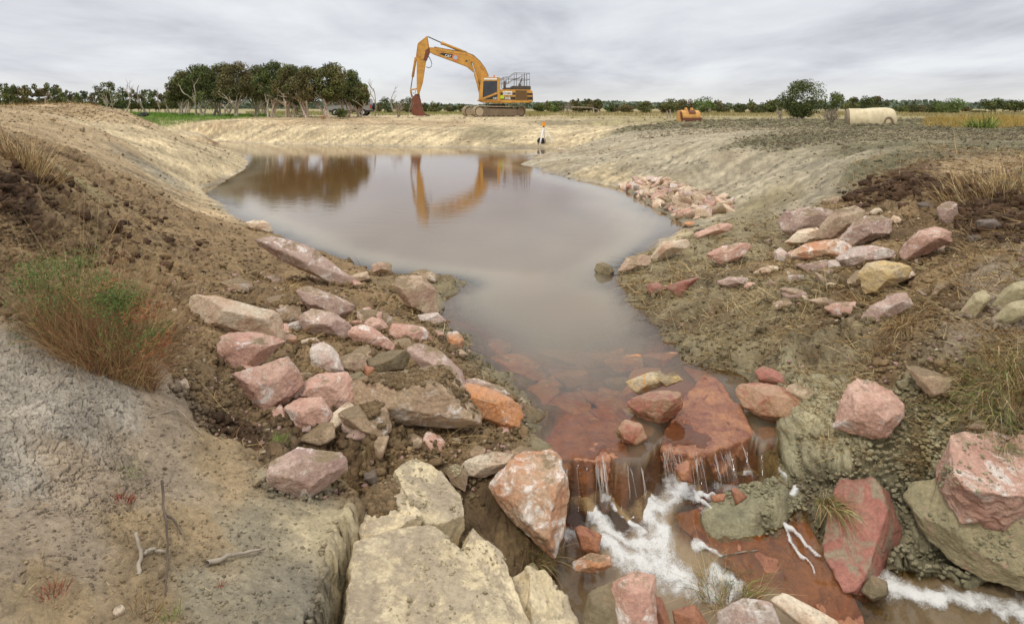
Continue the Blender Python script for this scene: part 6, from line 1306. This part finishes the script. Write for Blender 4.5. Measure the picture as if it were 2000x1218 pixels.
def culvert():
    d = 38; K = d/FP; x = (1700-1000)*K; z = float(gz(x, d)[0]); root = empty('concrete_tank', (x, d, z-.28), math.radians(-20)); root.scale = (.84, 1.15, 1.15); tag(root, 'big pale concrete pipe section lying on its side on the right plain', 'concrete pipe')
    CON = pm('concrete', tuple(lin(220,204,166)), .9, 0, .75, tuple(lin(160,142,112))); DC = pm('stained_concrete', tuple(lin(140,124,100)), .95, 0, .6)
    r = .56; b = lathe('shell', [(-1.35,.0),(-1.35,r*.9),(-1.3,r*.96),(-.4,r*.95),(.2,r*1.02),(.9,r*1.04),(1.25,r*.97),(1.45,r*.78),(1.55,r*.4),(1.57,0)], CON, root); b.location = (0, 0, r*.86)
    e_ = lathe('end_cap', [(-1.50,0),(-1.50,r*.86),(-1.46,r*.92),(-1.34,r*.92),(-1.34,0)], DC, root); e_.location = (0, 0, r*.86)
    rp = tubeobj('socket_ring', [([(.98+.26*math.cos(t), -.56, .30+.28*math.sin(t)) for t in np.linspace(0, 2*math.pi, 25)], .06)], DC, root); cyl('opening', (.98, -.30, .30), (.98, -.54, .30), .24, pm('opening_dark', tuple(lin(120,104,80)), .9), rp)
culvert()
def level():
    px = 1062; d = at(1068, 283)[1]; K = d/FP; x = (px-1000)*K; z = float(gz(x, d)[0]); root = empty('laser_level', (x, d, z)); tag(root, 'orange laser level on a white tripod at the far water edge', 'laser level')
    top = 1.02
    for fx, fy, nm in (((1053-px)*K, -.35, .04), ((1083-px)*K, -.2, .022), (.1, .5, .025)): tubeobj('leg', [([(0, 0, top), (fx*.5, fy*.5, top*.5), (fx, fy, float(gz(x+fx, d+fy)[0])-z-.02)], [nm*1.2, nm*1.4, nm*.8])], WHI, root, 8)
    h = cyl('level_head', (0, 0, top+.08), (0, 0, top+.26), .11, pm('level_orange', tuple(lin(236,160,40)), .4), root, 20); cyl('rotor', (0, 0, top+.26), (0, 0, top+.36), .05, ORG, h, 14); cyl('mount', (0, 0, top-.02), (0, 0, top+.08), .05, BLK, root, 14)
    o = prism('carry_case', [(-.24,.0),(.22,.0),(.24,.3),(.1,.36),(-.15,.34),(-.26,.22)], -.1, .12, pm('case_black', tuple(lin(40,38,42)), .6), None, .04); d2 = d+.5; x2 = (1056-1000)*d2/FP; o.location = (x2, d2, float(gz(x2, d2)[0])-.02); o.rotation_euler = (0, math.radians(20), .3); tag(o, 'black carry case lying behind the laser level tripod', 'case')
level()
x, d = (280-1000)/FP*56, 56; z = float(gz(x, d)[0]); t = []
D_ = [([(.30*math.cos(a), .30*math.sin(a), .13+.05*0) for a in np.linspace(0, 2*math.pi, 25)], .13)]; V, F = tubes(D_, 12); o = np_mesh('old_tyre', V, F, RUBBER); o.location = (x, d, z+.06); o.rotation_euler = (.25, 0, 0); tag(o, 'black tyre lying in the green grass beside the broken snag', 'tyre')
def post(label, px, d, h, r=.07):
    x = (px-1000)/FP*d; z = float(gz(x, d)[0]); o = tubeobj('wooden_post', [([(0, 0, -.1), (.02, 0, h*.5), (-.01, .01, h), (-.01, .01, h+.01)], [r, r*.95, r*.85, r*.3])], M_DEAD, None, 8); o.location = (x, d, z); tag(o, label, 'post')
post('left one of two grey wooden posts near the loose bucket', 1303, 60, .62); post('right one of two grey wooden posts near the loose bucket', 1309, 60, .72)
d = 78; K = d/FP; x = (1140-1000)*K; z = float(gz(x, d)[0]); r_ = empty('log_rail', (x, d, z)); tag(r_, 'weathered log rail fence standing on the plain right of the digger', 'rail')
tubeobj('rail_log', [([(-1.5, 0, .95), (0, .05, .92), (1.2, 0, .88)], [.05, .07, .06])], M_DEAD, r_, 8); tubeobj('rail_log', [([(.9, .1, .86), (1.9, 0, .62)], [.06, .05])], M_DEAD, r_, 8)
for q_ in (1.15, 1.75): tubeobj('rail_post', [([(q_, 0, -.1), (q_, 0, .85 if q_ < 1.5 else .62)], [.09, .08])], M_DEAD, r_, 8)
